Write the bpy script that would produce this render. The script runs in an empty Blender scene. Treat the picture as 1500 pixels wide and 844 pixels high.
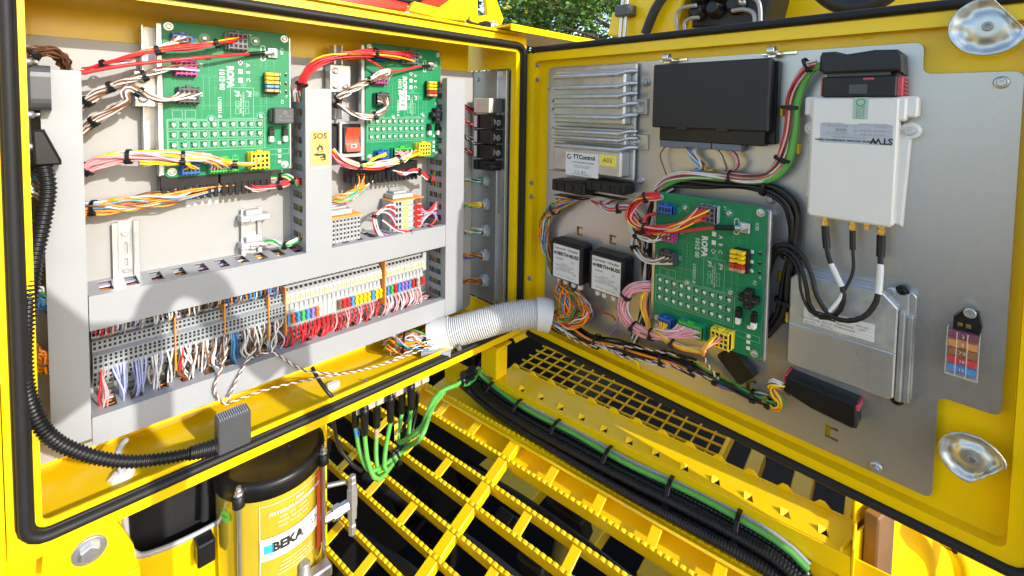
import bpy, math, random
from mathutils import Vector, Matrix
from mathutils.geometry import tessellate_polygon
R = math.radians
SC = bpy.context.scene
COL = SC.collection
rnd = random.Random(7)

# ------------------------------------------------------------------ camera
CAM = Vector((-0.05495, -0.76736, -0.01465))
CR = Vector((0.71169188, -0.7023203, 0.01551945))
CU = Vector((0.02339518, 0.04577553, 0.99867776))
CF = Vector((0.70210208, 0.71038778, -0.04900898))
FPX, PX0, PY0 = 686.383, 750.0, 192.84
cd = bpy.data.cameras.new('camera')
cam = bpy.data.objects.new('camera', cd)
COL.objects.link(cam)
cam.matrix_world = Matrix(((CR.x, CU.x, -CF.x, CAM.x), (CR.y, CU.y, -CF.y, CAM.y), (CR.z, CU.z, -CF.z, CAM.z), (0, 0, 0, 1)))
cd.sensor_width = 36
cd.lens = FPX / 1500 * 36
cd.shift_y = -(422 - PY0) / 1500
cd.clip_start = 0.02
cd.clip_end = 500
SC.camera = cam

# ------------------------------------------------------------------ daylight
SUN_EL, SUN_AZ = R(24), R(-9)          # sun in front of the cabinet, a little to its right
sun_dir = Vector((-math.sin(SUN_AZ) * math.cos(SUN_EL), -math.cos(SUN_AZ) * math.cos(SUN_EL), math.sin(SUN_EL)))
w = bpy.data.worlds.new('World'); SC.world = w; w.use_nodes = True
nt = w.node_tree
sky = nt.nodes.new('ShaderNodeTexSky'); sky.sky_type = 'NISHITA'; sky.sun_disc = False
sky.sun_elevation = SUN_EL
sky.sun_rotation = math.atan2(sun_dir.x, sun_dir.y)
bg = nt.nodes['Background']; bg.inputs['Strength'].default_value = 0.15
nt.links.new(sky.outputs[0], bg.inputs[0])
sl = bpy.data.lights.new('sun', 'SUN'); sl.energy = 2.0; sl.angle = R(0.5); sl.color = (1, 0.95, 0.87)
so = bpy.data.objects.new('sun', sl); COL.objects.link(so)
so.rotation_euler = sun_dir.to_track_quat('Z', 'Y').to_euler()
vs = SC.view_settings
vs.view_transform = 'Standard'; vs.look = 'None'; vs.gamma = 1; vs.use_curve_mapping = False
vs.exposure = 1.36

# ------------------------------------------------------------------ materials
MATS = {}
def mat(name, col, rough=0.45, metal=0.0, noise=0.06, scale=60, bump=0.0, bscale=300, trans=0, coat=0, spec=0.5, dirt=0, alpha=1):
    if name in MATS: return MATS[name]
    m = bpy.data.materials.new(name); m.use_nodes = True
    t = m.node_tree; b = t.nodes['Principled BSDF']
    b.inputs['Base Color'].default_value = (*col, 1)
    b.inputs['Roughness'].default_value = rough
    b.inputs['Metallic'].default_value = metal
    b.inputs['Specular IOR Level'].default_value = spec
    if trans: b.inputs['Transmission Weight'].default_value = trans
    if coat: b.inputs['Coat Weight'].default_value = coat; b.inputs['Coat Roughness'].default_value = 0.12
    tc = t.nodes.new('ShaderNodeTexCoord')
    if noise:
        n = t.nodes.new('ShaderNodeTexNoise'); n.inputs['Scale'].default_value = scale; n.inputs['Detail'].default_value = 5
        t.links.new(tc.outputs['Object'], n.inputs['Vector'])
        mx = t.nodes.new('ShaderNodeMixRGB'); mx.blend_type = 'MIX'
        mx.inputs[1].default_value = (*[c * (1 - noise) for c in col], 1)
        mx.inputs[2].default_value = (*[min(1, c * (1 + noise)) for c in col], 1)
        t.links.new(n.outputs[0], mx.inputs[0])
        out = mx.outputs[0]
        if dirt:
            n2 = t.nodes.new('ShaderNodeTexNoise'); n2.inputs['Scale'].default_value = 9; n2.inputs['Detail'].default_value = 8; n2.inputs['Roughness'].default_value = 0.7
            t.links.new(tc.outputs['Object'], n2.inputs['Vector'])
            cr = t.nodes.new('ShaderNodeValToRGB'); cr.color_ramp.elements[0].position = 0.5; cr.color_ramp.elements[1].position = 0.78
            t.links.new(n2.outputs[0], cr.inputs[0])
            ml = t.nodes.new('ShaderNodeMath'); ml.operation = 'MULTIPLY'; ml.inputs[1].default_value = dirt
            t.links.new(cr.outputs[0], ml.inputs[0])
            m3 = t.nodes.new('ShaderNodeMixRGB'); m3.inputs[2].default_value = (0.16, 0.12, 0.08, 1)
            t.links.new(ml.outputs[0], m3.inputs[0]); t.links.new(out, m3.inputs[1]); out = m3.outputs[0]
        t.links.new(out, b.inputs['Base Color'])
        mr = t.nodes.new('ShaderNodeMapRange'); mr.inputs[3].default_value = max(0.02, rough - 0.08); mr.inputs[4].default_value = min(1, rough + 0.1)
        t.links.new(n.outputs[0], mr.inputs[0]); t.links.new(mr.outputs[0], b.inputs['Roughness'])
    if bump:
        n = t.nodes.new('ShaderNodeTexNoise'); n.inputs['Scale'].default_value = bscale; n.inputs['Detail'].default_value = 3
        t.links.new(tc.outputs['Object'], n.inputs['Vector'])
        bp = t.nodes.new('ShaderNodeBump'); bp.inputs['Strength'].default_value = bump; bp.inputs['Distance'].default_value = 0.0005
        t.links.new(n.outputs[0], bp.inputs['Height']); t.links.new(bp.outputs[0], b.inputs['Normal'])
    if alpha < 1: b.inputs['Alpha'].default_value = alpha
    MATS[name] = m
    return m
YEL = mat('yellow_paint', (0.92, 0.61, 0.002), 0.30, 0, 0.03, 12, 0.05, 90, coat=0.15, dirt=0.08, spec=0.35)
RUB = mat('black_rubber', (0.013, 0.013, 0.014), 0.55, 0, 0.2, 80, 0.15, 500, spec=0.3)
PLATE = mat('cream_plate', (0.335, 0.333, 0.325), 0.4, 0, 0.04, 14, dirt=0.10)
ALU = mat('aluminium_plate', (0.50, 0.495, 0.49), 0.31, 0.7, 0.05, 260)
STEEL = mat('stainless_steel', (0.30, 0.295, 0.285), 0.34, 0.35, 0.08, 40, 0.03, 300)
ZINC = mat('zinc_metal', (0.54, 0.55, 0.56), 0.34, 0.85, 0.10, 90, 0.06, 250)
CAST = mat('cast_aluminium', (0.54, 0.55, 0.56), 0.34, 0.8, 0.2, 55, 0.2, 260)
DUCT = mat('duct_plastic', (0.315, 0.325, 0.34), 0.42, 0, 0.03, 30, dirt=0.07)
GREYP = mat('terminal_grey', (0.30, 0.325, 0.35), 0.45, 0, 0.04, 60)
LGREY = mat('light_grey_plastic', (0.38, 0.39, 0.40), 0.4, 0, 0.03, 60)
DGREY = mat('dark_grey_plastic', (0.06, 0.063, 0.07), 0.4, 0, 0.08, 60, 0.1, 600)
BLK = mat('black_plastic', (0.010, 0.010, 0.011), 0.36, 0, 0.15, 80, 0.08, 500, spec=0.35)
BLKM = mat('black_box_plastic', (0.020, 0.021, 0.024), 0.45, 0, 0.12, 40, 0.12, 900, spec=0.35)
WHT = mat('white_plastic', (0.78, 0.77, 0.73), 0.35, 0, 0.03, 30)
WHTP = mat('white_print', (0.70, 0.70, 0.68), 0.5, 0, 0)
BLKP = mat('black_print', (0.02, 0.02, 0.02), 0.5, 0, 0)
GREYPR = mat('grey_print', (0.25, 0.25, 0.26), 0.5, 0, 0)
PCBM = mat('circuit_board_green', (0.006, 0.20, 0.078), 0.42, 0, 0.10, 45, 0.04, 500, coat=0.04, spec=0.3)
PCBL = mat('circuit_print', (0.30, 0.52, 0.40), 0.4, 0, 0)
PCBD = mat('circuit_track_green', (0.02, 0.27, 0.13), 0.3, 0, 0)
PAPER = mat('paper_label', (0.72, 0.73, 0.74), 0.45, 0, 0.03, 60)
YLAB = mat('yellow_label', (0.85, 0.72, 0.10), 0.45, 0, 0.03)
BRASS = mat('brass', (0.75, 0.50, 0.14), 0.25, 1, 0.08)
HOLE = mat('dark_recess', (0.008, 0.008, 0.009), 0.7, 0, 0)
WC = dict(w=(0.70, 0.69, 0.66), br=(0.20, 0.085, 0.035), r=(0.62, 0.025, 0.03), pk=(0.82, 0.36, 0.38), o=(0.88, 0.27, 0.015), y=(0.88, 0.60, 0.02), b=(0.02, 0.14, 0.50), lb=(0.10, 0.33, 0.68), v=(0.28, 0.20, 0.50), lv=(0.38, 0.42, 0.70), g=(0.03, 0.33, 0.06), k=(0.009, 0.009, 0.010), gy=(0.36, 0.37, 0.39), lg=(0.16, 0.55, 0.12), db=(0.10, 0.04, 0.02), mg=(0.50, 0.02, 0.25), tl=(0.02, 0.34, 0.30), tan=(0.55, 0.30, 0.18), ly=(0.85, 0.80, 0.35), sg=(0.11, 0.40, 0.07))
def wm(c): return mat({'w':'white','br':'brown','r':'red','pk':'pink','o':'orange','y':'yellow','b':'blue','lb':'light_blue','v':'violet','lv':'lavender','g':'green','k':'black','gy':'grey','lg':'bright_green','db':'dark_brown','mg':'magenta','tl':'teal','tan':'tan','ly':'pale_yellow','sg':'sensor_green'}[c] + '_insulation', WC[c], 0.38, 0, 0.05, 120)

# ------------------------------------------------------------------ frames: photo pixels to points on real planes
def ray(px, py): return CR * ((px - PX0) / FPX) - CU * ((py - PY0) / FPX) + CF
class Fr:
    def __init__(s, o, U, V):
        s.o = Vector(o); s.U = Vector(U).normalized(); s.V = Vector(V); s.V = (s.V - s.U * s.V.dot(s.U)).normalized(); s.N = s.U.cross(s.V)
    def W(s, u, v, n=0): return s.o + s.U * u + s.V * v + s.N * n
    def p(s, px, py, n=0):
        d = ray(px, py); t = (s.N.dot(s.o) + n - s.N.dot(CAM)) / s.N.dot(d)
        q = CAM + d * t - s.o
        return q.dot(s.U), q.dot(s.V)
    def w(s, px, py, n=0):
        d = ray(px, py); t = (s.N.dot(s.o) + n - s.N.dot(CAM)) / s.N.dot(d)
        return CAM + d * t
    def M(s, u, v, n=0, rot=0):
        c, k = math.cos(rot), math.sin(rot)
        U = s.U * c + s.V * k; V = s.V * c - s.U * k; o = s.W(u, v, n)
        return Matrix(((U.x, V.x, s.N.x, o.x), (U.y, V.y, s.N.y, o.y), (U.z, V.z, s.N.z, o.z), (0, 0, 0, 1)))
BK = Fr((0, 0, 0), (1, 0, 0), (0, 0, 1))                                # mounting plate in the cabinet
TH = -1.5817
DR = Fr((0.6367, -0.115, 0), (math.cos(TH), math.sin(TH), 0), (0, 0, 1))  # plate on the open door
RW = Fr((0.606, 0, 0), (0, -1, 0), (0, 0, 1))                            # right inner wall
ID = Fr((0, 0, 0), (1, 0, 0), (0, 1, 0))

# ------------------------------------------------------------------ mesh builder
class MB:
    def __init__(s): s.v = []; s.f = []; s.mi = []; s.sm = []
    def add(s, vs, fs, smooth=False, mi=0):
        k = len(s.v); s.v += [tuple(x) for x in vs]
        for f in fs: s.f.append([i + k for i in f]); s.mi.append(mi); s.sm.append(smooth)
    def box(s, F, u0, u1, v0, v1, n0, n1, b=0.0006, mi=0):
        u0, u1 = min(u0, u1), max(u0, u1); v0, v1 = min(v0, v1), max(v0, v1); n0, n1 = min(n0, n1), max(n0, n1)
        b = min(b, (u1 - u0) * .3, (v1 - v0) * .3, (n1 - n0) * .3)
        A = ((u0, u1), (v0, v1), (n0, n1)); vs = []; ix = {}
        for i in (0, 1):
            for j in (0, 1):
                for k in (0, 1):
                    for ax in range(3):
                        c = [A[0][i], A[1][j], A[2][k]]
                        for o in range(3):
                            if o != ax: c[o] += b if (i, j, k)[o] == 0 else -b
                        ix[i, j, k, ax] = len(vs); vs.append(F.W(*c))
        fs = []
        for ax in range(3):
            o1, o2 = (ax + 1) % 3, (ax + 2) % 3
            for sd in (0, 1):
                q = []
                for a, c in ((0, 0), (1, 0), (1, 1), (0, 1)):
                    t = [0, 0, 0]; t[ax] = sd; t[o1] = a; t[o2] = c; q.append(ix[(*t, ax)])
                fs.append(q if sd else q[::-1])
        for ax in range(3):
            o1, o2 = (ax + 1) % 3, (ax + 2) % 3
            for a in (0, 1):
                for c in (0, 1):
                    t0 = [0, 0, 0]; t0[o1] = a; t0[o2] = c; t1 = list(t0); t1[ax] = 1
                    q = [ix[(*t0, o1)], ix[(*t1, o1)], ix[(*t1, o2)], ix[(*t0, o2)]]
                    fs.append(q if (a == c) else q[::-1])
        for i in (0, 1):
            for j in (0, 1):
                for k in (0, 1):
                    q = [ix[i, j, k, 0], ix[i, j, k, 1], ix[i, j, k, 2]]
                    fs.append(q if (i + j + k) % 2 else q[::-1])
        s.add(vs, fs, False, mi); return s
    def prism(s, F, pts, n0, n1, b=0, mi=0, holes=()):
        loops = [[Vector((x, y, 0)) for x, y in pts]] + [[Vector((x, y, 0)) for x, y in h] for h in holes]
        tris = tessellate_polygon(loops); flat = [p for l in loops for p in l]; N = len(flat)
        ar = sum(pts[i][0] * pts[(i + 1) % len(pts)][1] - pts[(i + 1) % len(pts)][0] * pts[i][1] for i in range(len(pts)))
        def off(l, b, sg):
            out = []
            for i in range(len(l)):
                a, c, d = l[i - 1], l[i], l[(i + 1) % len(l)]
                e1 = (c - a).normalized(); e2 = (d - c).normalized()
                nn = Vector((-(e1.y + e2.y), e1.x + e2.x, 0)); L = nn.length
                nn = nn / L if L > 1e-6 else Vector((0, 0, 0))
                out.append(c + nn * b * sg / max(0.5, nn.dot(Vector((-e1.y, e1.x, 0)))))
            return out
        sg = 1 if ar > 0 else -1
        top = [p for k, l in enumerate(loops) for p in (off(l, b, sg) if b and k == 0 else l)]
        vs = [F.W(p.x, p.y, n0) for p in flat] + [F.W(p.x, p.y, n1 - b) for p in flat] + [F.W(p.x, p.y, n1) for p in top]
        fs = []
        for t in tris:
            a, c, d = [flat[i] for i in t]
            z = (c - a).cross(d - a).z
            if abs(z) < 1e-14: continue
            t = list(t) if z > 0 else list(t)[::-1]
            fs.append([i + 2 * N for i in t]); fs.append(t[::-1])
        k = 0
        for li, l in enumerate(loops):
            n = len(l); A = sum(l[i].x * l[(i + 1) % n].y - l[(i + 1) % n].x * l[i].y for i in range(n))
            fl = (A > 0) == (li == 0)
            for i in range(n):
                a, c = k + i, k + (i + 1) % n
                for lo in (0, N):
                    if lo == N and not b: continue
                    q = [a + lo, c + lo, c + lo + N, a + lo + N]
                    if not b and lo == 0: q = [a, c, c + 2 * N, a + 2 * N]
                    fs.append(q if fl else q[::-1])
            k += n
        s.add(vs, fs, False, mi); return s
    def tube(s, pts, r, sides=6, mi=0, caps=True, closed=False, smooth=True, prof=None):
        pts = [Vector(p) for p in pts]; n = len(pts); vs = []; fs = []
        ref = None
        for i, p in enumerate(pts):
            if closed: t = pts[(i + 1) % n] - pts[i - 1]
            else: t = pts[min(i + 1, n - 1)] - pts[max(i - 1, 0)]
            if t.length < 1e-9: t = Vector((0, 0, 1))
            t.normalize()
            if ref is None:
                ref = Vector((0, 0, 1)) if abs(t.z) < 0.8 else Vector((0, 1, 0))
            a = (ref - t * ref.dot(t))
            if a.length < 1e-5: a = t.orthogonal()
            a.normalize(); ref = a; c = t.cross(a)
            rr = r(i / (n - 1)) if callable(r) else r
            for k in range(sides):
                g = 2 * math.pi * k / sides
                if prof: x, y = prof[k]; vs.append(p + a * x + c * y)
                else: vs.append(p + (a * math.cos(g) + c * math.sin(g)) * rr)
        for i in range(n if closed else n - 1):
            j = (i + 1) % n
            for k in range(sides):
                l = (k + 1) % sides
                fs.append([i * sides + k, i * sides + l, j * sides + l, j * sides + k])
        s.add(vs, fs, smooth, mi)
        if caps and not closed:
            s.add(vs[:sides], [list(range(sides))[::-1]], False, mi); s.add(vs[-sides:], [list(range(sides))], False, mi)
        return s
    def lathe(s, F, u, v, prof, sides=16, mi=0, smooth=True, n0=0, ph=0, cap=True):
        vs = []; fs = []
        for r, h in prof:
            for k in range(sides):
                g = 2 * math.pi * (k + ph) / sides; vs.append(F.W(u + r * math.cos(g), v + r * math.sin(g), n0 + h))
        m = len(prof)
        for i in range(m - 1):
            for k in range(sides):
                l = (k + 1) % sides; fs.append([i * sides + k, i * sides + l, (i + 1) * sides + l, (i + 1) * sides + k])
        s.add(vs, fs, smooth, mi)
        if cap: s.add(vs[-sides:], [list(range(sides))], False, mi)
        return s
    def quad(s, F, u0, u1, v0, v1, n, mi=0):
        s.add([F.W(u0, v0, n), F.W(u1, v0, n), F.W(u1, v1, n), F.W(u0, v1, n)], [[0, 1, 2, 3]], False, mi); return s
    def mesh(s, name, mats):
        me = bpy.data.meshes.new(name); me.from_pydata(s.v, [], s.f)
        for m in (mats if isinstance(mats, (list, tuple)) else [mats]): me.materials.append(m)
        me.polygons.foreach_set('material_index', s.mi); me.polygons.foreach_set('use_smooth', s.sm)
        me.update(); return me
I4 = Matrix.Identity(4)
WMX = {}
def put(o, parent, M):
    COL.objects.link(o)
    if parent is not None: o.parent = parent
    o.matrix_basis = (WMX[parent].inverted() @ M) if parent is not None else M
    WMX[o] = M
    return o
def tag(o, label=None, cat=None, group=None, kind=None):
    if label: o['label'] = label
    if cat: o['category'] = cat
    if group: o['group'] = group
    if kind: o['kind'] = kind
    return o
def ob(name, m, mats, parent=None, M=I4, label=None, cat=None, group=None, kind=None):
    me = m if isinstance(m, bpy.types.Mesh) else m.mesh(name, mats)
    return tag(put(bpy.data.objects.new(name, me), parent, M), label, cat, group, kind)
def thing(name, label, cat, loc, group=None, kind=None):
    o = bpy.data.objects.new(name, None); o.empty_display_size = 0.01
    return tag(put(o, None, Matrix.Translation(Vector(loc))), label, cat, group, kind)
def rrect(u0, u1, v0, v1, r, k=4):
    out = []
    for cx, cy, a in ((u1 - r, v1 - r, 0), (u0 + r, v1 - r, 90), (u0 + r, v0 + r, 180), (u1 - r, v0 + r, 270)):
        for i in range(k + 1):
            g = R(a + 90 * i / k); out.append((cx + r * math.cos(g), cy + r * math.sin(g)))
    return out
def smooth(pts, k=6):
    pts = [Vector(p) for p in pts]
    if len(pts) < 3: return [pts[0].lerp(pts[1], i / k) for i in range(k + 1)]
    P = [pts[0] * 2 - pts[1]] + pts + [pts[-1] * 2 - pts[-2]]; out = []
    for i in range(1, len(P) - 2):
        a, b, c, d = P[i - 1:i + 3]
        for j in range(k):
            t = j / k
            out.append(0.5 * (2 * b + (c - a) * t + (2 * a - 5 * b + 4 * c - d) * t * t + (3 * b - a - 3 * c + d) * t ** 3))
    return out + [pts[-1]]
def resample(pts, n):
    L = [0]
    for a, b in zip(pts, pts[1:]): L.append(L[-1] + (b - a).length)
    out = []; j = 0
    for i in range(n):
        t = L[-1] * i / (n - 1)
        while j < len(L) - 2 and L[j + 1] < t: j += 1
        out.append(pts[j].lerp(pts[j + 1], (t - L[j]) / max(1e-9, L[j + 1] - L[j])))
    return out
TXC = {}
def text(s, size, F, u, v, n, m, parent, rot=0, align='CENTER', name='printed_text', bold=0, sx=1, sp=1):
    key = (s, size, align, m.name, bold, sx, sp)
    if key not in TXC:
        c = bpy.data.curves.new('text', 'FONT'); c.body = s; c.size = size; c.align_x = align; c.align_y = 'CENTER'; c.resolution_u = 2
        c.offset = bold; c.space_line = sp
        t = bpy.data.objects.new('t', c); COL.objects.link(t)
        bpy.context.view_layer.update()
        me = bpy.data.meshes.new_from_object(t.evaluated_get(bpy.context.evaluated_depsgraph_get()))
        bpy.data.objects.remove(t); bpy.data.curves.remove(c)
        if sx != 1:
            for q in me.vertices: q.co.x *= sx
        me.materials.clear(); me.materials.append(m); TXC[key] = me
    return ob(name, TXC[key], None, parent, F.M(u, v, n, rot))
def screw(F, u, v, n, parent, r=0.004, h=0.003, m=None, name='screw', wash=True):
    mb = MB()
    if wash: mb.lathe(F, u, v, [(r * 1.5, 0), (r * 1.5, h * .25), (r * 1.05, h * .3)], 14, n0=n)
    mb.lathe(F, u, v, [(r, h * .25), (r, h * .9), (r * .85, h), (r * .5, h), (r * .45, h * .6)], 6 if wash else 12, n0=n, smooth=False, ph=rnd.random())
    return ob(name, mb, m or ZINC, parent)

# ------------------------------------------------------------------ wiring
def tie(parent, c, t, r, name='cable_tie', m=None, wd=0.0022):
    t = t.normalized(); a = t.orthogonal().normalized(); b = t.cross(a); mb = MB()
    side = (CAM - c); side = (side - t * side.dot(t)).normalized(); dn = Vector((0, 0, -1)); dn = (dn - t * dn.dot(t)); hd = (side * .8 + dn * .6).normalized()
    K = 14; vs = []; fs = []
    for i in range(K):
        d = a * math.cos(2 * math.pi * i / K) + b * math.sin(2 * math.pi * i / K)
        vs += [c + d * r - t * wd, c + d * (r + .0007) - t * wd * .8, c + d * (r + .0007) + t * wd * .8, c + d * r + t * wd]
    for i in range(K):
        j = (i + 1) % K
        for q in range(3): fs.append([i * 4 + q, j * 4 + q, j * 4 + q + 1, i * 4 + q + 1])
    mb.add(vs, fs, False)
    s = t.cross(hd); o = c + hd * (r + .0012)
    F = Fr(o, t, s); mb.box(F, -wd * 1.5, wd * 1.5, -.0026, .0026, -.0015, .0022, .0004)
    mb.box(F, -wd * .5, wd * .5, .0005, .0018, .002, .005, .0002)
    return ob(name, mb, m or BLK, parent)
def bundle(label, pts, rad, n, cols, r=0.0011, ties=(), seed=1, twist=1.2, s0=None, s1=None, group=None, name='wire_bundle', wig=0.35, res=22, parent=None, cat='wires', frac=0.22, tr=None, sides=5):
    """n single wires following a path of world points; s0/s1: vectors (or lists of end points) over which the ends fan out"""
    q = random.Random(seed); path = resample(smooth(pts, 8), res)
    root = parent or thing(name, label, cat, path[0], group)
    if 5 < n < 40 and r < .0015: n = int(n * 1.35); rad *= 1.12
    T = [(path[min(i + 1, res - 1)] - path[max(i - 1, 0)]).normalized() for i in range(res)]
    ref = None; A = []
    for t in T:
        if ref is None: ref = t.orthogonal()
        a = (ref - t * ref.dot(t)).normalized(); A.append(a); ref = a
    for k in range(n):
        rho = rad * math.sqrt((k + 0.5) / n) * (0.9 if n > 1 else 0); ph = k * 2.39996 + q.random()
        w1, w2 = q.uniform(1, 3), q.random() * 6; tw = twist * q.uniform(.6, 1.3)
        out = []
        for i in range(res):
            s = i / (res - 1); g = ph + tw * s * 2.2 + wig * math.sin(w1 * s * 6 + w2)
            rr = rho * (1 + .25 * math.sin(w2 + s * 9 * w1))
            o = (A[i] * math.cos(g) + T[i].cross(A[i]) * math.sin(g)) * rr
            p = path[i] + o
            for sp, e, idx in ((s0, 1 - s, 0), (s1, s, -1)):
                if sp is None: continue
                z = max(0, (e - (1 - frac)) / frac); z = z * z * (3 - 2 * z)
                tgt = Vector(sp[k % len(sp)]) if isinstance(sp, list) else path[idx] + sp * ((k + .5) / n - .5)
                if isinstance(sp, list): p = p.lerp(tgt + (path[i] - path[idx]) * .25, z) if e < 1 else tgt
                else: p = p.lerp(path[i] + (tgt - path[idx]) * 1.0 + o * .3, z)
            out.append(p)
        c = cols[k % len(cols)]
        rk = r * 1.0
        ob('wire', MB().tube(out, rk, sides), wm(c), root)
    for s in ties:
        i = int(s * (res - 1)); tie(root, path[i], T[i], tr or rad * 1.02 + r)
    return root
def twisted(label, pts, cols=('w', 'br'), r=0.0011, turns=14, seed=1, group=None, parent=None, res=70, name='twisted_pair', amp=1.0, ties=()):
    path = resample(smooth(pts, 8), res); root = parent or thing(name, label, 'wires', path[0], group)
    T = [(path[min(i + 1, res - 1)] - path[max(i - 1, 0)]).normalized() for i in range(res)]; ref = None; A = []
    for t in T:
        if ref is None: ref = t.orthogonal()
        a = (ref - t * ref.dot(t)).normalized(); A.append(a); ref = a
    n = len(cols)
    for k, c in enumerate(cols):
        out = []
        for i in range(res):
            g = 2 * math.pi * (turns * i / (res - 1) + k / n) + seed
            out.append(path[i] + (A[i] * math.cos(g) + T[i].cross(A[i]) * math.sin(g)) * r * amp)
        ob('wire', MB().tube(out, r, 5), wm(c), root)
    for s in ties:
        i = int(s * (res - 1)); tie(root, path[i], T[i], r * 2.2)
    return root
def pp(F, L): return [F.w(*a) for a in L]
# ------------------------------------------------------------------ ground, foliage, machine bay
GZ = -1.9
SOIL = mat('dry_soil', (0.30, 0.27, 0.22), 0.9, 0, 0.3, 3, 0.5, 20)
ob('ground', MB().quad(Fr((0, 0, GZ), (1, 0, 0), (0, 1, 0)), -250, 250, -250, 250, 0), SOIL, kind='structure')
BARK = mat('bark', (0.10, 0.075, 0.05), 0.9, 0, 0.4, 20, 0.6, 60)
LEAF = [mat('leaf_dark', (0.05, 0.12, 0.015), 0.5, 0, 0.3, 3), mat('leaf_mid', (0.11, 0.21, 0.025), 0.5, 0, 0.3, 3), mat('leaf_autumn', (0.36, 0.30, 0.04), 0.5, 0, 0.3, 3), mat('leaf_rust', (0.30, 0.11, 0.03), 0.55, 0, 0.3, 3)]
def tree(label, base, H, Rr, nl, seed, autumn):
    q = random.Random(seed); root = thing('broadleaf_tree', label, 'tree', base, 'trees behind the machine')
    b = Vector(base); mb = MB()
    mb.tube(smooth([b, b + Vector((.1, 0, H * .3)), b + Vector((-.05, .1, H * .6)), b + Vector((0, 0, H * .9))], 4), lambda t: .16 * (1 - t) + .02, 8)
    cl = []
    for i in range(70):
        a = q.random() * 6.28; z = H * q.uniform(.12, .98); rr = Rr * (1 - abs(z / H - .5) * .8) * q.uniform(.3, 1.0)
        c = b + Vector((math.cos(a) * rr, math.sin(a) * rr, z)); cl.append((c, q.uniform(.35, .75), q.random()))
        if i < 30: mb.tube(smooth([b + Vector((0, 0, z * .75)), (b + Vector((0, 0, z * .8))).lerp(c, .5) + Vector((0, 0, .12)), c], 3), lambda t: .05 * (1 - t) + .012, 5)
    ob('trunk', mb, BARK, root)
    cr = MB()
    for i in range(nl):
        c, rr, tn = cl[q.randrange(len(cl))]
        d = Vector((q.gauss(0, 1), q.gauss(0, 1), q.gauss(0, .8))).normalized() * rr * (q.random() ** .35)
        p = c + d; s = q.uniform(.035, .075)
        x = Vector((q.gauss(0, 1), q.gauss(0, 1), q.gauss(0, .5))).normalized(); y = x.cross(Vector((q.gauss(0, 1), q.gauss(0, 1), q.gauss(0, 1)))).normalized() * s * .6
        nrm = x.cross(y).normalized() * s * .2
        m = 0 if q.random() < .3 + .4 * tn else 1
        if q.random() < autumn * (3 if tn > .8 else .5): m = 2 if q.random() < .75 else 3
        cr.add([p - x * s, p + y + nrm, p + x * s, p - y + nrm], [[0, 1, 2, 3]], False, m)
    ob('crown', cr, LEAF, root)
def far(px, d): r_ = ray(px, 0); r_ = Vector((r_.x, r_.y, 0)).normalized() * d; return (CAM.x + r_.x, CAM.y + r_.y, GZ)
tree('green autumn tree behind the cabinet roof, the left one with yellow tips', far(660, 10.5), 6.6, 2.4, 24000, 3, .08)
tree('green tree with scattered orange leaves behind the door edge', far(945, 10.0), 6.4, 2.6, 24000, 5, .16)
tree('darker tall tree between and behind the other two trees', far(785, 13.5), 8.6, 3.4, 30000, 9, .03)

# ------------------------------------------------------------------ the cabinet shell
XS0, XS1, ZS0, ZS1, YF = -0.0816, 0.6218, -0.4568, 0.1096, -0.115
cab = thing('electrical_cabinet', 'open yellow steel electrical cabinet with black rubber seal and door swung to the right', 'cabinet', (0.27, -0.05, -0.48))
ob('back_wall', MB().box(BK, XS0 - .01, .586, ZS0 - .02, .13, -.022, -.018, 0), YEL, cab); ob('back_wall', MB().box(BK, .58, .6055, ZS0 - .02, .13, -.088, -.084, 0), YEL, cab)
ob('side_wall', MB().box(BK, XS0 - .012, XS0 - .008, ZS0 - .02, .13, -.02, .105, 0), YEL, cab)
mb = MB()                                                             # right wall with its window for the gland plate
gu = [RW.p(*a) for a in ((688, 101), (747, 104), (746, 441), (683, 448))]
ga, gb = (gu[0][0] + gu[3][0]) / 2, (gu[1][0] + gu[2][0]) / 2; gt, gbm = (gu[0][1] + gu[1][1]) / 2, (gu[2][1] + gu[3][1]) / 2
mb.prism(RW, [(-.09, ZS0 - .02), (.108, ZS0 - .02), (.108, .13), (-.09, .13)], -.004, 0, 0, 0, [rrect(ga, gb, gbm, gt, .006)])
ob('side_wall', mb, YEL, cab)
ob('roof', MB().box(BK, XS0 - .05, XS1 + .004, .131, .135, -.02, .112, 0), YEL, cab)
mb = MB(); mb.prism(RW, [(-.02, .137), (-.02, .141), (.148, .141), (.148, .129), (.1455, .129), (.1455, .137)], -.7, .055, .0)
ob('roof_lip', mb, YEL, cab)
mb = MB(); mb.box(BK, XS0 - .008, XS1 - .02, ZS0 - .006, ZS0 - .002, -.02, .100, 0)
mb.box(BK, XS0 - .008, XS1 - .012, ZS0 - .006, ZS0 + .007, .1005, .1035, .0008)
ob('floor_pan', mb, YEL, cab)
mb = MB()                                                             # front frame round the opening
def fr_hole(d): return rrect(XS0 - d, XS1 + d, ZS0 - d, ZS1 + d, .018 + d)
mb.prism(BK, [(XS0 - .013, ZS0 - .024), (XS1 + .012, ZS0 - .024), (XS1 + .012, .128), (XS0 - .013, .128)], .1055, .1085, .0008, 0, [fr_hole(-.012)])
ob('front_frame', mb, YEL, cab)
mb = MB(); mb.prism(RW, [(.108, ZS0 - .022), (.114, ZS0 - .022), (.1195, ZS0 - .030), (.1175, ZS0 - .032), (.111, ZS0 - .0255), (.08, ZS0 - .0255), (.08, ZS0 - .022)], -.67, .0, .0005)
ob('bottom_lip', mb, YEL, cab)
lp = fr_hole(0)
pth = [BK.W(a, b, .1155) for a, b in lp]; full = []
for i in range(len(pth)):
    a, b = pth[i], pth[(i + 1) % len(pth)]; full.append(a)
    if (b - a).length > .1: full += [a.lerp(b, k / 16) for k in range(1, 16)]
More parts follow.
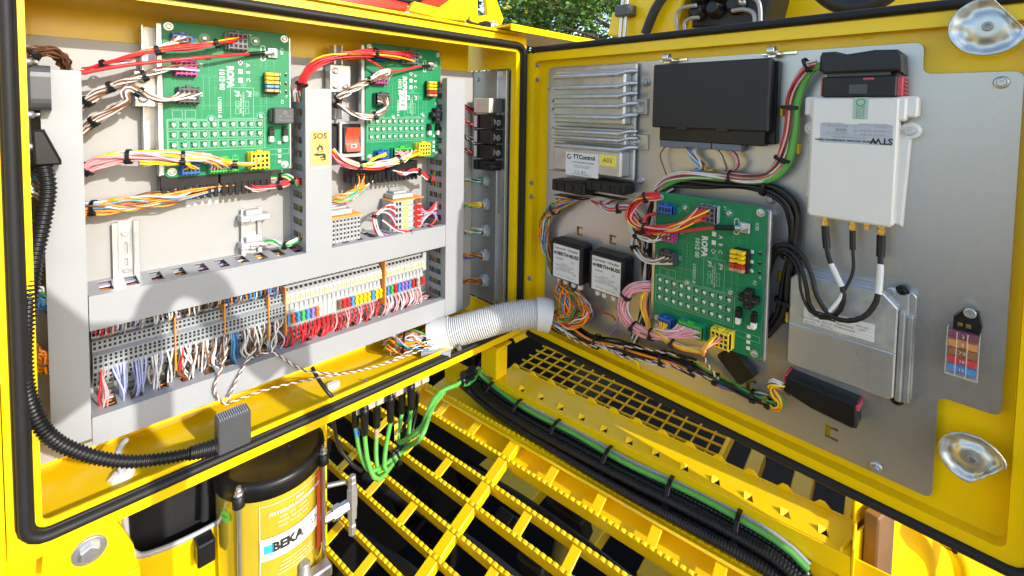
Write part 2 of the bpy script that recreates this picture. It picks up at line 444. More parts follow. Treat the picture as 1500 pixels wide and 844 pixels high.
ob('seal', MB().tube(full, .0054, 10, closed=True), RUB, cab)
full2 = [BK.W(BK_u, BK_v, .1115) for BK_u, BK_v in fr_hole(.0035)]
mb = MB()
for L, r_ in ((fr_hole(.0042), .0030), (fr_hole(-.0040), .0030)):
    P2 = [BK.W(a, b, .1115) for a, b in L]; mb.tube(P2, r_, 8, closed=True)
ob('seal_base', mb, RUB, cab)
mp = [(-.080, .058), (.045, .062), (.24, .0655), (.55, .055), (.55, -.445), (-.080, -.445)]
ob('mounting_plate', MB().prism(BK, rrect(-.080, .585, -.445, .061, .010), -.004, 0, .0005), PLATE, cab)

# gland plate in the right wall
gp = ob('gland_plate', MB().prism(RW, rrect(ga + .001, gb - .001, gbm + .001, gt - .001, .005), -.010, -.007, .0005), STEEL, cab)
for px, py in ((700, 117), (737, 115), (698, 438)):
    u, v = RW.p(px, py, -.007); screw(RW, u, v, -.007, gp, .0035, .004, name='bolt')
a = RW.p(727, 130, 0); b = RW.p(740, 400, 0)
ux0, ux1 = RW.p(728, 250)[0], RW.p(742, 250)[0]
mb = MB(); mb.box(RW, ux0, ux0 + .003, gbm + .01, gt - .004, -.0065, .004); mb.box(RW, ux1 - .003, ux1, gbm + .01, gt - .004, -.0065, .004); mb.box(RW, ux0, ux1, gbm + .01, gt - .004, -.0065, -.003)
ob('mounting_rail', mb, ZINC, gp)
ub0 = RW.p(722, 250)[0]
mb = MB().prism(RW, rrect(ub0, ub0 + .018, RW.p(722, 312)[1], RW.p(722, 160)[1], .004), -.0025, -.0005)
ob('hole_strip', mb, STEEL, gp)
for py in (262, 280, 300): ob('strip_hole', MB().lathe(RW, ub0 + .009, RW.p(725, py)[1], [(.0022, 0), (.0005, .0002)], 10, n0=-.0004), HOLE, gp)
for k, (px, py) in enumerate(((707, 265), (707, 300), (707, 339), (706, 375), (706, 412))):
    u, v = RW.p(px, py, .004)
    mb = MB(); mb.lathe(RW, u, v, [(.0145, -.007), (.0145, .0), (.0135, .002), (.0085, .0022), (.0085, -.004)], 6, smooth=False, ph=.3, cap=False)
    mb.lathe(RW, u, v, [(.0098, .0), (.0098, .006), (.0082, .0085), (.0072, .0085), (.0072, .0)], 18, cap=False)
    gn = ob('cable_gland', mb, LGREY, gp)
    ob('gland_bore', MB().lathe(RW, u, v, [(.0073, .004), (.001, .004)], 14), HOLE, gn)
for px, py, nn in ((713, 96, 0), (742, 97, 0), (753, 180, 0), (755, 260, 0), (754, 330, 0), (752, 405, 0)):
    u, v = RW.p(px, py); screw(RW, u, v, 0, cab, .0012, .0015, name='rivet', wash=False)

# ------------------------------------------------------------------ the open door (a part of the cabinet)
DT, DB = .0975, -.4745
uR = DR.p(1512, 800, .02)[0] + .012
door = ob('door', MB().prism(DR, rrect(-.004, uR, DB, DT, .012), -.012, -.0085, .0005), YEL, cab)
mb = MB()
inner = rrect(.021, uR - .028, DB + .022, DT - .018, .010)
mb.prism(DR, rrect(-.003, uR - .001, DB + .0015, DT - .0015, .011), -.0084, .008, .0012, 0, [inner])
ob('door_rim', mb, YEL, door)
# rubber seal round the door rim and rain lip on top
sl_ = rrect(.004, uR - .006, DB + .004, DT + .004, .02)
P3 = []
for i in range(len(sl_)):
    a, b = DR.W(*sl_[i], .009), DR.W(*sl_[(i + 1) % len(sl_)], .009); P3.append(a)
    if (b - a).length > .1: P3 += [a.lerp(b, k / 16) for k in range(1, 16)]
# hinge side is left bare: run the seal from the lower hinge corner round to the upper one
kk = sorted(range(len(P3)), key=lambda i: (P3[i] - DR.W(.004, -.2, .009)).length)[0]
run = P3[kk:] + P3[:kk]; run = [p for p in run if (p - DR.o).dot(DR.U) > .012]
ob('door_seal', MB().tube(run, .0058, 10), RUB, door)
# plate with the corner notches for the two latch cams and the small clip slots
def D(px, py, n=0): return DR.p(px, py, n)
pt, pbm = .0655, -.439
uL = D(802, 200)[0]; n1u, n1v = D(1352, 104)[0], D(1420, 106)[1]
n2u, n2v = D(1370, 650)[0], D(1420, 596)[1]; uE = D(1476, 480)[0]
out = []
def arc(cx, cy, r, a0, a1, k=4):
    return [(cx + r * math.cos(R(a0 + (a1 - a0) * i / k)), cy + r * math.sin(R(a0 + (a1 - a0) * i / k))) for i in range(k + 1)]
r_ = .008
out += arc(uL + r_, pbm + r_, r_, 180, 270) + arc(n2u - r_, pbm + r_, r_, 270, 360) + arc(n2u + r_, n2v - r_, r_, 180, 90) + arc(uE - r_, n2v + r_, r_, 270, 360)
out += arc(uE - r_, n1v - r_, r_, 0, 90) + arc(n1u + r_, n1v + r_, r_, 270, 180) + arc(n1u - r_, pt - r_, r_, 0, 90) + arc(uL + r_, pt - r_, r_, 90, 180)
holes = []
def clip_hole(px, py, s=1.0, fl=False):
    u, v = D(px, py); a = .0135 * s; h = .0165 * s; t = .0055 * s
    P = [(u, v), (u + a, v), (u + a, v - t * .6), (u + t, v - t * .6), (u + t, v - h + t * .6), (u + a, v - h + t * .6), (u + a, v - h), (u, v - h)]
    holes.append(P)
for a in ((845, 331), (893, 343), (1209, 621), (1139, 396), (1136, 452), (1093, 553)): clip_hole(*a)
ob('door_plate', MB().prism(DR, out, -.0035, 0, .0004, 0, holes), ALU, door)
for px, py in ((788, 96), (788, 117), (779, 268), (779, 288), (776, 408)):
    u, v = D(px, py, .008); screw(DR, u, v, .008, door, .0032, .004, STEEL, 'bolt')
for px, py in ((948, 121), (807, 130), (939, 264), (1130, 292), (1467, 121), (1283, 684)):
    u, v = D(px, py); screw(DR, u, v, 0, door, .0042, .007, name='nut')
for px, py in ((962, 77), (1045, 71), (1147, 62), (1268, 53)):
    u, v = D(px, py, -.008); ob('weld_mark', MB().lathe(DR, u, v, [(.0042, 0), (.0036, .0004), (.001, .0005)], 14, n0=-.0085), YEL, door)
# folded stiffening edge along the top of the pan
ob('fold_line', MB().box(DR, .021, uR - .028, D(1100, 47)[1] - .002, D(1100, 47)[1], -.009, -.004, .0006), YEL, door)
SATIN = mat('satin_zinc', (0.60, 0.63, 0.62), 0.36, 0.8, 0.06, 60, 0.02, 120)
# pressed dish latch cams
def cam_latch(px, py, rot, label, s=1.0):
    u, v = D(px, py, .012); F = Fr(DR.W(u, v, 0), DR.U, DR.V); mb = MB(); K = 36; rad = .0255 * s
    rings = []
    for rr, h in ((1.0, .0175), (1.02, .0195), (.97, .0205), (.84, .0155), (.62, .0125), (.5, .0165), (.3, .0172), (.0, .0172)):
        ring = []
        for k in range(K):
            g = 2 * math.pi * k / K + rot
            e = 1.0
            t = (k / K) % 1
            if t > .80 or t < .0: e = 1.0
            cut = math.cos(2 * math.pi * k / K - .55)
            lim = .62 / max(.01, cut) if cut > .62 else 9
            R0 = min(rr, lim * (rr * .35 + .65) if rr > .5 else rr)
            x = R0 * rad
            z = h + (.0006 * (1 if k % 4 < 2 else -1) if .6 < rr < .98 else 0)
            ring.append(F.W(x * math.cos(g), x * math.sin(g), z))
        rings.append(ring)
    vs = [p for r in rings for p in r]; fs = []
    for i in range(len(rings) - 1):
        for k in range(K): fs.append([i * K + k, i * K + (k + 1) % K, (i + 1) * K + (k + 1) % K, (i + 1) * K + k])
    mb.add(vs, fs, True); mb.lathe(F, 0, 0, [(.007, 0), (.007, .017)], 12)
    o = ob('latch_cam', mb, SATIN, door); o['label'] = label
    screw(F, 0, 0, .017, door, .0045, .004, STEEL, 'cam_bolt', False)
cam_latch(1447, 40, R(4), 'pressed zinc latch dish in the upper outer corner of the door', 1.12)
cam_latch(1424, 668, R(-71), 'pressed zinc latch dish in the lower outer corner of the door', 1.0)

# ------------------------------------------------------------------ slotted cable ducts
DD = .0657
FING = {}
def duct(label, axis, a0, a1, c0, c1, side, pitch=.021, first=.012, ends=(0, 0)):
    """axis 'v': runs in z from a0 to a1, face c0..c1 in x; side = 'lo': slotted side at c0 is built in full; axis 'h': runs in x, face c0..c1 in z, slotted side at c1 (top)"""
    F = BK if axis == 'h' else Fr((0, 0, 0), (0, 0, 1), (-1, 0, 0))       # local u runs along the duct
    F = Fr((0, 0, 0), (1, 0, 0), (0, 0, 1)) if axis == 'h' else Fr((0, 0, 0), (0, 0, 1), (-1, 0, 0))
    if axis == 'v': lo, hi = -c1, -c0
    else: lo, hi = c0, c1
    root = thing('cable_duct', label, 'cable duct', F.W((a0 + a1) / 2, (lo + hi) / 2, 0), 'grey slotted cable ducts')
    mb = MB(); mb.prism(Fr(F.W(0, 0, 0), F.V, F.N), [(lo - .0012, DD - .012), (lo - .0012, DD), (hi + .0012, DD), (hi + .0012, DD - .012), (hi, DD - .012), (hi, DD - .0015), (lo, DD - .0015), (lo, DD - .012)], a0, a1, .0004)
    ob('cover', mb, DUCT, root)
    mb = MB(); mb.box(F, a0 + .001, a1 - .001, lo + .001, hi - .001, .0003, .002, 0)
    mb.box(F, a0 + .001, a1 - .001, lo, lo + .0016, .0003, .008, 0); mb.box(F, a0 + .001, a1 - .001, hi - .0016, hi, .0003, .009, .0003)
    mb.box(F, a0 + .001, a1 - .001, hi - .0016, hi - .0002, DD - .017, DD - .003, 0)
    mb.box(F, a0 + .001, a1 - .001, lo + .0002, lo + .0016, DD - .022, DD - .003, 0)
    ob('channel', mb, DUCT, root)
    wd = pitch * .52
    if pitch not in FING: FING[pitch] = MB().box(ID, -wd / 2, wd / 2, -.0008, .0008, 0, DD - .0245, .0003).mesh('finger', DUCT)
    n = int((a1 - a0 - .004) / pitch)
    for i in range(n + 1):
        u = a0 + first + i * pitch - pitch * .5 + pitch * .2
        if u + wd / 2 > a1 - .001: break
        ob('finger', FING[pitch], None, root, F.M(u, hi - .0009, .0080))
    q = random.Random(int(a0 * 1000)); W = MB(); cols = 'w br r o y b w g k w r v'.split()   # wires lying inside
    for k in range(22):
        yy = q.uniform(lo + .006, hi - .004); nn = q.uniform(.008, DD - .01)
        if k % 2: yy = hi - .0045 - q.random() * .003
        pts = [F.W(a0 + .003 + (a1 - a0 - .006) * i / 12, min(hi - .004, max(lo + .004, yy + q.uniform(-.003, .003))), min(DD - .005, max(.005, nn + q.uniform(-.005, .005)))) for i in range(13)]
        W.tube(pts, .0013, 4, mi=k % len(cols))
    ob('wires_inside', W, [wm(c) for c in cols], root, kind='stuff')
    return root
b0 = BK.p(100, 655, DD)[1]; t0 = BK.p(64, 101, DD)[1]
XL0, XL1 = -.0602, -.0301
duct('tall plain grey cable duct at the left side of the cabinet', 'v', b0, t0, XL0, XL1, 'lo')
XM0, XM1 = .2134, .2501; ZM1, ZM0 = -.2353, -.2729; ZB1, ZB0 = -.3764, -.4074; XR0, XR1 = .4696, .509
tm = BK.p(450, 129, DD)[1]
midduct = duct('upright grey cable duct with the orange SOS sticker between the two green boards', 'v', ZM1 + .001, tm, XM0, XM1, 'lo', first=.016)
tr = BK.p(654, 114, DD)[1]
duct('upright grey cable duct at the right end, beside the black relays', 'v', ZB0 - .001, tr, XR0, XR1, 'lo')
duct('long horizontal grey cable duct across the middle of the cabinet', 'h', XL1 + .002, XR0 - .0015, ZM0, ZM1, 'top', .0245)
duct('lowest horizontal grey cable duct with many wires entering its slots', 'h', XL1 + .002, XR0 - .0015, ZB0, ZB1, 'top', .0255)
# SOS sticker on the middle duct
SOSM = mat('orange_sticker', (0.74, 0.40, 0.11), 0.5, 0, 0.03)
u0, v0 = BK.p(455, 193, DD); u1, v1 = BK.p(482, 245, DD)
st = ob('sticker', MB().box(BK, u0, u1, v1, v0, DD + .0002, DD + .0005, .0001), SOSM, midduct); st['label'] = 'orange SOS sticker with flame and hand pictograms'
text('SOS', .0120, BK, (u0 + u1) / 2, v0 - .0072, DD + .0006, BLKP, st, bold=.0003)
uc = (u0 + u1) / 2; vf = v0 - .024
fl = [(-.004, -.005), (-.0052, -.001), (-.003, .002), (-.0028, -.0005), (-.001, .0055), (.0012, .002), (.0022, .0035), (.0045, -.001), (.0038, -.005), (.0018, -.0052), (.0022, -.002), (0, .0005), (-.002, -.002), (-.0018, -.0052)]
ob('pictogram', MB().prism(BK, [(uc + x, vf + y) for x, y in fl], DD + .0004, DD + .0007), BLKP, st)
ob('pictogram', MB().box(BK, uc - .005, uc + .005, vf - .0072, vf - .0062, DD + .0004, DD + .0007, 0), BLKP, st)
vh = vf - .0125
hand = [(-.009, .003), (-.003, .004), (-.002, .003), (.006, .0035), (.0085, .001), (.0085, -.007), (.001, -.0075), (.001, -.0055), (.006, -.0055), (.006, -.0038), (.0, -.0036), (-.0005, -.0018), (.004, -.0014), (.004, .0002), (-.005, -.0002), (-.009, .0012)]
ob('pictogram', MB().prism(BK, [(uc + x, vh + y) for x, y in hand], DD + .0004, DD + .0007), BLKP, st)
ob('sticker_edge', MB().box(BK, u0 + .001, u1 - .001, v1 - .0006, v1 + .003, DD + .0003, DD + .0006, .0001), WHTP, st)
# ------------------------------------------------------------------ green circuit boards (three alike, each with its own wiring)
PW, PH = .1527, .200
def lc(a, b): return a * PW, -b * PH
def cbox(mb, a, b, w_, h_, n0, n1, mi=0, bev=.0006): x, y = lc(a, b); mb.box(ID, x - w_ / 2, x + w_ / 2, y - h_ / 2, y + h_ / 2, n0, n1, bev, mi)
def connector_mesh(w_, h_, n, rows, cols, m, back=None):
    mb = MB(); mb.box(ID, -w_ / 2, w_ / 2, -h_ / 2, h_ / 2, 0, n * .55, .0006, 1 if back else 0)
    mb.box(ID, -w_ / 2 + .0012, w_ / 2 - .0012, -h_ / 2 + .001, h_ / 2 - .001, n * .5, n, .0006)
    for i in range(cols + 1):
        x = -w_ / 2 + .0018 + (w_ - .0036) * i / cols; mb.box(ID, x - .0006, x + .0006, -h_ / 2 - .0006, h_ / 2 + .0006, n * .35, n * .92, .0002)
    mb.box(ID, -w_ * .12, w_ * .12, h_ / 2 - .001, h_ / 2 + .0025, n * .4, n * .85, .0004)
    cw, ch = (w_ - .004) / cols, (h_ - .004) / rows
    for i in range(cols):
        for j in range(rows):
            x, y = -w_ / 2 + .002 + cw * (i + .5), -h_ / 2 + .002 + ch * (j + .5)
            mb.quad(ID, x - cw * .32, x + cw * .32, y - ch * .32, y + ch * .32, n + .0002, 2)
    return mb.mesh('connector', [m, back or m, HOLE])
CBLU = mat('connector_blue', (0.02, 0.10, 0.42), 0.35, 0, .08, 60)
CMAG = mat('connector_magenta', (0.48, 0.03, 0.26), 0.35, 0, .08, 60)
CGRN = mat('connector_green', (0.05, 0.42, 0.06), 0.35, 0, .08, 60)
CTEA = mat('connector_teal', (0.02, 0.36, 0.30), 0.35, 0, .08, 60)
CYEL = mat('connector_yellow', (0.88, 0.66, 0.03), 0.35, 0, .08, 60)
FUSC = {k: mat('fuse_' + k, c, 0.25, 0, .05, 90, coat=.3) for k, c in dict(yellow=(.88, .60, .01), red=(.62, .02, .015), blue=(.06, .26, .62), tan=(.55, .30, .17), brown=(.20, .09, .05), green=(.05, .42, .08), violet=(.26, .16, .48), orange=(.80, .15, .02), white=(.75, .74, .7)).items()}
def fuse_mesh(w_, h_, n):
    mb = MB(); mb.box(ID, -w_ / 2, w_ / 2, -h_ / 2, h_ / 2, 0, n * .6, .0004)
    for s in (-1, 1): mb.box(ID, s * w_ * .30 - w_ * .18, s * w_ * .30 + w_ * .18, -h_ * .42, h_ * .42, n * .5, n, .0004)
    mb.box(ID, -w_ * .14, w_ * .14, -h_ * .3, h_ * .3, n * .5, n * .8, .0003); return mb
FM = {}
def fuse(kind, parent, M, w_=.0165, h_=.0040, n=.009):
    k = (kind, w_, h_)
    if k not in FM: FM[k] = fuse_mesh(w_, h_, n).mesh('fuse', FUSC[kind])
    return ob('fuse', FM[k], None, parent, M)
CM = {}
def conn(name, a, b, w_, h_, n, rows, cols, m, root, MM, back=None, label=None):
    k = (name, w_, h_)
    if k not in CM: CM[k] = connector_mesh(w_, h_, n, rows, cols, m, back)
    x, y = lc(a, b); o = ob(name, CM[k], None, root, MM @ Matrix.Translation((x, y, .0016)))
    if label: o['label'] = label
    return o
PCBC = {}
def local(name, fn, mats):
    if name not in PCBC: mb = MB(); fn(mb); PCBC[name] = mb.mesh(name, mats)
    return PCBC[name]
def board(label, F, u, v, n, fuses, relay, carrier_lo=.0):
    M = F.M(u, v, n); root = thing('circuit_board', label, 'circuit board', F.W(u + PW / 2, v - PH, 0), 'large green circuit boards')
    def ad(name, fn, mats, MM=M, par=root): return ob(name, local(name, fn, mats), None, par, MM)
    hol = [[(x + .004 * math.cos(t * .785), -y + .004 * math.sin(t * .785)) for t in range(8)] for x, y in ()]
    ad('board', lambda m: m.prism(ID, rrect(0, PW, -PH, 0, .006), 0, .0016, .0003), PCBM)
    ob('carrier', MB().box(ID, .004, PW + .004, -PH - .0005, -.004, -.010, -.0025, .001).box(ID, -.006, .003, -PH + .002, -.004, -.012, -.001, .001), CAST, root, M)
    # standoff legs down to the plate
    leg = MB()
    for a, b in ((.06, .08), (.94, .08), (.06, .92), (.94, .92)): x, y = lc(a, b); leg.lathe(ID, x, y, [(.005, -n), (.005, -.009)], 8)
    ob('standoff', leg, ZINC, root, M)
    for a, b in ((.045, .038), (.955, .038), (.05, .962), (.95, .962)):
        x, y = lc(a, b); o = ob('screw', local('pcb_screw', lambda m: (m.lathe(ID, 0, 0, [(.0052, 0), (.0052, .001)], 14), m.lathe(ID, 0, 0, [(.0034, .001), (.0034, .004), (.0024, .0042), (.0022, .003)], 6, smooth=False)), ZINC), None, root, M @ Matrix.Translation((x, y, .0017)))
    for a, b in ((.30, .09), (.70, .075), (.34, .625), (.74, .605)):
        x, y = lc(a, b); ob('standoff_screw', local('standoff_screw', lambda m: (m.lathe(ID, 0, 0, [(.0062, 0), (.0062, .0001)], 16, mi=1), m.lathe(ID, 0, 0, [(.0034, .0), (.0034, .0022), (.0016, .0026), (.0012, .0012)], 12)), [ZINC, PCBD]), None, root, M @ Matrix.Translation((x, y, .0017)))
    # printed white legend
    def leg_fn(m):
        def fr(a0, b0, a1, b1, t=.0004):
            x0, y0 = lc(a0, b0); x1, y1 = lc(a1, b1)
            for q in ((x0, x1, y0, y0 - t), (x0, x1, y1, y1 + t), (x0, x0 + t, y1, y0), (x1 - t, x1, y1, y0)): m.quad(ID, q[0], q[1], min(q[2:]), max(q[2:]), .0018)
        fr(.02, .625, .775, .835); fr(.49, .405, .68, .62); fr(.06, .565, .13, .62); fr(.15, .565, .225, .62); fr(.79, .845, .99, .885)
        fr(.53, .50, .56, .54); fr(.53, .55, .56, .59); fr(.61, .50, .64, .54); fr(.61, .55, .64, .59)
        for a0, b0, a1 in ((.68, .62, .80),): x0, y0 = lc(a0, b0); m.quad(ID, x0, lc(a1, b0)[0], y0, y0 + .0004, .0018)
        q = random.Random(4)
        for i in range(26):                                           # solder pads
            for cx in (.285, .33): x, y = lc(cx, .345 + i * .0085); m.quad(ID, x - .0004, x + .0004, y - .0004, y + .0004, .0018) if i % 2 else None
        for i in range(24):
            for cx in (.745, .79):
                x, y = lc(cx, .17 + i * .018)
                if not .26 < .17 + i * .018 < .3: m.quad(ID, x - .0004, x + .0004, y - .0004, y + .0004, .0018)
    ad('legend_print', leg_fn, PCBL)
    def tracks(m):
        q = random.Random(12)
        for i in range(130):
            x, y = q.uniform(.05, .95) * PW, -q.uniform(.05, .95) * PH; l = q.uniform(.01, .05)
            if q.random() < .5: m.quad(ID, x, min(PW - .004, x + l), y, y + .0004, .00168)
            else: m.quad(ID, x, x + .0004, max(-PH + .004, y - l), y, .00168)
        for i in range(10):
            x, y = q.uniform(.1, .9) * PW, -q.uniform(.1, .9) * PH; m.lathe(ID, x, y, [(.004, .00166), (.0001, .00167)], 14)
    ad('copper_tracks', tracks, PCBD)['kind'] = 'stuff'
    for s, a, b, sz, bo in (('ROPA', .49, .335, .0112, .0005), ('1012 00', .425, .355, .0088, 0.0001), ('A   B   C', .635, .30, .0070, 0.0001), ('JP4', .645, .45, .0065, .0001), ('JP3', .545, .45, .0065, .0001), ('U102031-B', .405, .545, .0062, 0), ('1-2 CAN-Bus Sensor Supply\n2-3 UB Sensor Supply', .585, .52, .0030, 0), ('X1', .66, .045, .005, 0), ('X30', .93, .13, .006, 0), ('X2', .265, .46, .0055, 0), ('X3', .27, .27, .0055, 0), ('K2', .93, .50, .0055, 0), ('R1', .97, .46, .004, 0)):
        x, y = lc(a, b); text(s, sz, ID, 0, 0, 0, WHTP, root, bold=bo).matrix_basis = M_loc(root, M @ Matrix.Translation((x, y, .0019)) @ Matrix.Rotation(-math.pi / 2, 4, 'Z'))
    def boxes(m):
        for k, b in enumerate((.235, .295, .355)):
            x, y = lc(.575, b)
            m.quad(ID, x - .0028, x + .0028, y - .0032, y + .0032, .0019)
    ad('marking_box', boxes, WHTP)
    x, y = lc(.575, .235 if F is BK else .355); text('X', .009, ID, 0, 0, 0, BLKP, root, bold=.0003).matrix_basis = M_loc(root, M @ Matrix.Translation((x, y, .0021)))
    # rows of indicator lamps
    def led(m):
        for q in ((-.0047, .0047, .0050, .0054), (-.0047, .0047, -.0054, -.0050), (-.0051, -.0047, -.0054, .0054), (.0047, .0051, -.0054, .0054)): m.quad(ID, *q, .0002, 2)
        m.box(ID, -.0008, .0032, -.0018, .0022, 0, .0016, .0003, 0); m.box(ID, -.0030, -.0014, .0012, .0030, 0, .001, .0002, 1); m.box(ID, -.0024, -.0012, -.0026, -.0010, 0, .001, .0002, 1); m.box(ID, .0004, .0024, -.0034, -.0024, 0, .0008, .0002, 3)
    LEDM = mat('lamp_cream', (.78, .80, .66), .3, 0, 0)
    for r_ in range(3):
        for c in range(10):
            x, y = lc(.06 + .0735 * c, .66 + .066 * r_); ad('indicator_lamp', led, [LEDM, BLK, PCBL, ZINC], M @ Matrix.Translation((x, y, .0017)))
    for b in (.30, .365, .425):
        for a, m_ in ((.90, 0), (.965, 1)): x, y = lc(a, b); ad('status_lamp' if m_ == 0 else 'resistor', (lambda m: m.box(ID, -.0022, .0022, -.0022, .0022, 0, .0018, .0004)) if m_ == 0 else (lambda m: m.box(ID, -.0014, .0014, -.0022, .0022, 0, .0012, .0003).box(ID, -.0014, .0014, .0016, .0026, 0, .0013, .0002, 1)), LEDM if m_ == 0 else [BLK, ZINC], M @ Matrix.Translation((x, y, .0017)))
    for i, b in enumerate((.80, .86, .90, .94)):
        x, y = lc(.90, b); ad('status_lamp', None, None, M @ Matrix.Translation((x, y, .0017)))
    # connectors
    conn('blue_connector', .13, .115, .024, .0135, .012, 1, 4, CBLU, root, M)
    conn('black_connector', .535, .095, .0265, .024, .015, 3, 4, mat('connector_slate', (.11, .105, .13), .4, 0, .1), root, M, LGREY)
    conn('magenta_connector', .15, .295, .0250, .0200, .014, 2, 4, CMAG, root, M)
    conn('slate_connector', .165, .47, .0250, .0205, .016, 2, 4, DGREY, root, M)
    conn('lower_blue_connector', .17, .945, .0220, .0150, .014, 1, 4, CBLU, root, M)
    conn('green_connector', .42, .935, .0360, .0190, .014, 2, 9, CGRN, root, M, CTEA)
    conn('yellow_connector', .70, .915, .0265, .0240, .018, 3, 4, CYEL, root, M)
    # cable lug stud
    x, y = lc(.84, .150); MT = M @ Matrix.Translation((x, y, .0017))
    ad('terminal_stud', lambda m: (m.box(ID, -.0065, .0065, -.007, .007, 0, .005, .0008), m.lathe(ID, 0, 0, [(.0062, .005), (.0062, .0062), (.0046, .0064), (.0046, .0100), (.0026, .0102), (.0026, .0145), (.0018, .0150)], 6, smooth=False)), ZINC, MT)
    x, y = lc(.765, .155); ad('stud_print', lambda m: m.prism(ID, rrect(-.0032, .0032, -.011, .011, .003), 0, .0001, 0, 0, [rrect(-.0022, .0022, -.010, .010, .002)]), WHTP, M @ Matrix.Translation((x, y, .0018)))
    # blade fuse block
    x, y = lc(.82, .365); MF = M @ Matrix.Translation((x, y, .0017))
    fb = ad('fuse_block', lambda m: m.box(ID, -.008, .0115, -.0150, .0150, 0, .009, .0008), BLK, MF)
    for i, k in enumerate(fuses): fuse(k, fb, MF @ Matrix.Translation((-.0010, .0118 - .0058 * i, .009)), .0175, .0046)
    # relay socket or relay
    x, y = lc(.905, .60)
    if relay:
        rl = ad('relay', lambda m: (m.box(ID, -.0135, .0135, -.0115, .0115, .001, .021, .0012), m.box(ID, -.0155, -.0135, -.009, .009, 0, .012, .0005)), DGREY, M @ Matrix.Translation((x, y, .0017)))
        for s, yy, sz in (('O', .004, .007), ('U02    302-1A', -.001, .0032), ('Made in China', -.006, .0032)): text(s, sz, ID, 0, 0, 0, GREYPR, rl).matrix_basis = M_loc(rl, M @ Matrix.Translation((x + .001, y + yy, .0230)))
    else:
        def soc(m):
            m.box(ID, -.0115, .0115, -.0045, .0045, 0, .013, .0008); m.box(ID, -.0048, .0048, -.0125, .0125, 0, .0145, .0008)
            for dx, dy in ((-.008, 0), (.008, 0), (0, .009), (0, -.009), (0, 0)): m.quad(ID, dx - .0022, dx + .0022, dy - .0008, dy + .0008, .0148 if dx == 0 else .0132, 1)
        ad('relay_socket', soc, [BLK, DGREY], M @ Matrix.Translation((x, y, .0017)))
    for a in (.82, .945):
        x, y = lc(a, .755)
        def jmp(m): m.box(ID, -.0034, .0034, .001, .011, 0, .008, .0006); m.box(ID, -.0028, .0028, .011, .0145, 0, .006, .0006)
        jb = ad('jumper_block', jmp, BLK, M @ Matrix.Translation((x, y, .0017)))
        ob('jumper', local('jumper', lambda m: m.box(ID, -.0030, .0030, -.0075, .0012, 0, .009, .0012), WHT), None, jb, M @ Matrix.Translation((x, y, .0017)))
    return root, M
def M_loc(parent, M): return WMX[parent].inverted() @ M
def bp(M, a, b, h): x, y = lc(a, b); return M @ Vector((x, y, h))
PB1, M1 = board('brightly lit green circuit board with a grey relay, at the upper left of the cabinet', BK, .0478, .0899, .0349, ('yellow', 'yellow', 'yellow', 'blue', 'tan'), True)
PB2, M2 = board('green circuit board beside the red battery switch, between the two upright ducts', BK, .3218, .0918, .0349, ('yellow', 'yellow', 'yellow', 'red', 'tan'), False)
PB3, M3 = board('dark green circuit board with a black relay socket, mounted on the door', DR, .3095, -.1352, .040, ('yellow', 'yellow', 'yellow', 'red', 'tan'), False)
# "24 V" sticker on the second board
x, y = lc(.47, .475); sk = ob('sticker', MB().box(ID, -.0075, .0075, -.017, .017, 0, .0003, .0001), PAPER, PB2, M2 @ Matrix.Translation((x, y, .0018)))
for s, dy in (('V5', .009), ('o', 0), ('9V', -.009)): text(s, .009, ID, 0, 0, 0, BLKP if s != 'o' else FUSC['red'], sk, bold=.0003).matrix_basis = M_loc(sk, M2 @ Matrix.Translation((x, y + dy, .0022)))

# black plug strip under the two cabinet boards
def plug_strip(label, F, px0, py0, px1, py1, n0, n1, segs, m=BLK):
    u0, v0 = F.p(px0, py0, n1); u1, v1 = F.p(px1, py1, n1); root = thing('plug_strip', label, 'connector', F.W((u0 + u1) / 2, v1, n0))
    w_ = (u1 - u0) / segs
    for i in range(segs):
        a, b = u0 + i * w_ + .0006, u0 + (i + 1) * w_ - .0006; mb = MB().box(F, a, b, v1, v0, n0, n1, .001)
        k = max(3, int((b - a) / .0075))
        for j in range(k):
            x = a + (b - a) * (j + .5) / k; mb.box(F, x - .0024, x + .0024, v1 - .0035, v1 + (v0 - v1) * .45, n1 - .002, n1 + .0022, .0004)
        ob('plug', mb, m, root)
    return root
plug_strip('black plug strip below the left green board, orange wires leaving it', BK, 233, 256, 398, 276, .010, .034, 2)
plug_strip('black plug strip below the second green board, partly behind pink wires', BK, 512, 243, 612, 259, .010, .034, 2)

# rails and fixings left of the cabinet boards
def carrier_rail(label, px, py0, py1, w_=.016):
    u, v0 = BK.p(px, py0, .02); v1 = BK.p(px, py1, .02)[1]; root = thing('mounting_rail', label, 'rail', BK.W(u, v1, 0), 'rails holding the cabinet boards')
    ob('rail', MB().prism(Fr(BK.W(0, 0, 0), BK.U, BK.N) if 0 else Fr((0, 0, 0), (1, 0, 0), (0, -1, 0)), [(u, 0.0004), (u + w_, 0.0004), (u + w_, .022), (u + w_ - .003, .022), (u + w_ - .003, .004), (u + .003, .004), (u + .003, .022), (u, .022)], v1, v0, .0004) if 0 else MB().box(BK, u, u + w_, v1, v0, .0004, .004, .0005).box(BK, u, u + .002, v1, v0, .004, .022, .0004).box(BK, u + w_ - .002, u + w_, v1, v0, .004, .022, .0004), CAST, root)
    va = v0 + (v1 - v0) * .45
    br = ob('bracket', MB().box(BK, u - .008, u + w_ + .012, va - .022, va + .022, .022, .0245, .0006).box(BK, u - .008, u - .0055, va - .022, va + .022, .004, .022, .0005), CAST, root)
    for du, dv in ((0, .012), (0, -.012), (w_ + .002, -.012)): screw(BK, u + du, va + dv, .0245, root, .0036, .004, name='bolt')
carrier_rail('galvanised rail behind the left edge of the upper left board', 206, 36, 245)
carrier_rail('galvanised rail behind the left edge of the second board', 489, 66, 175, .014)
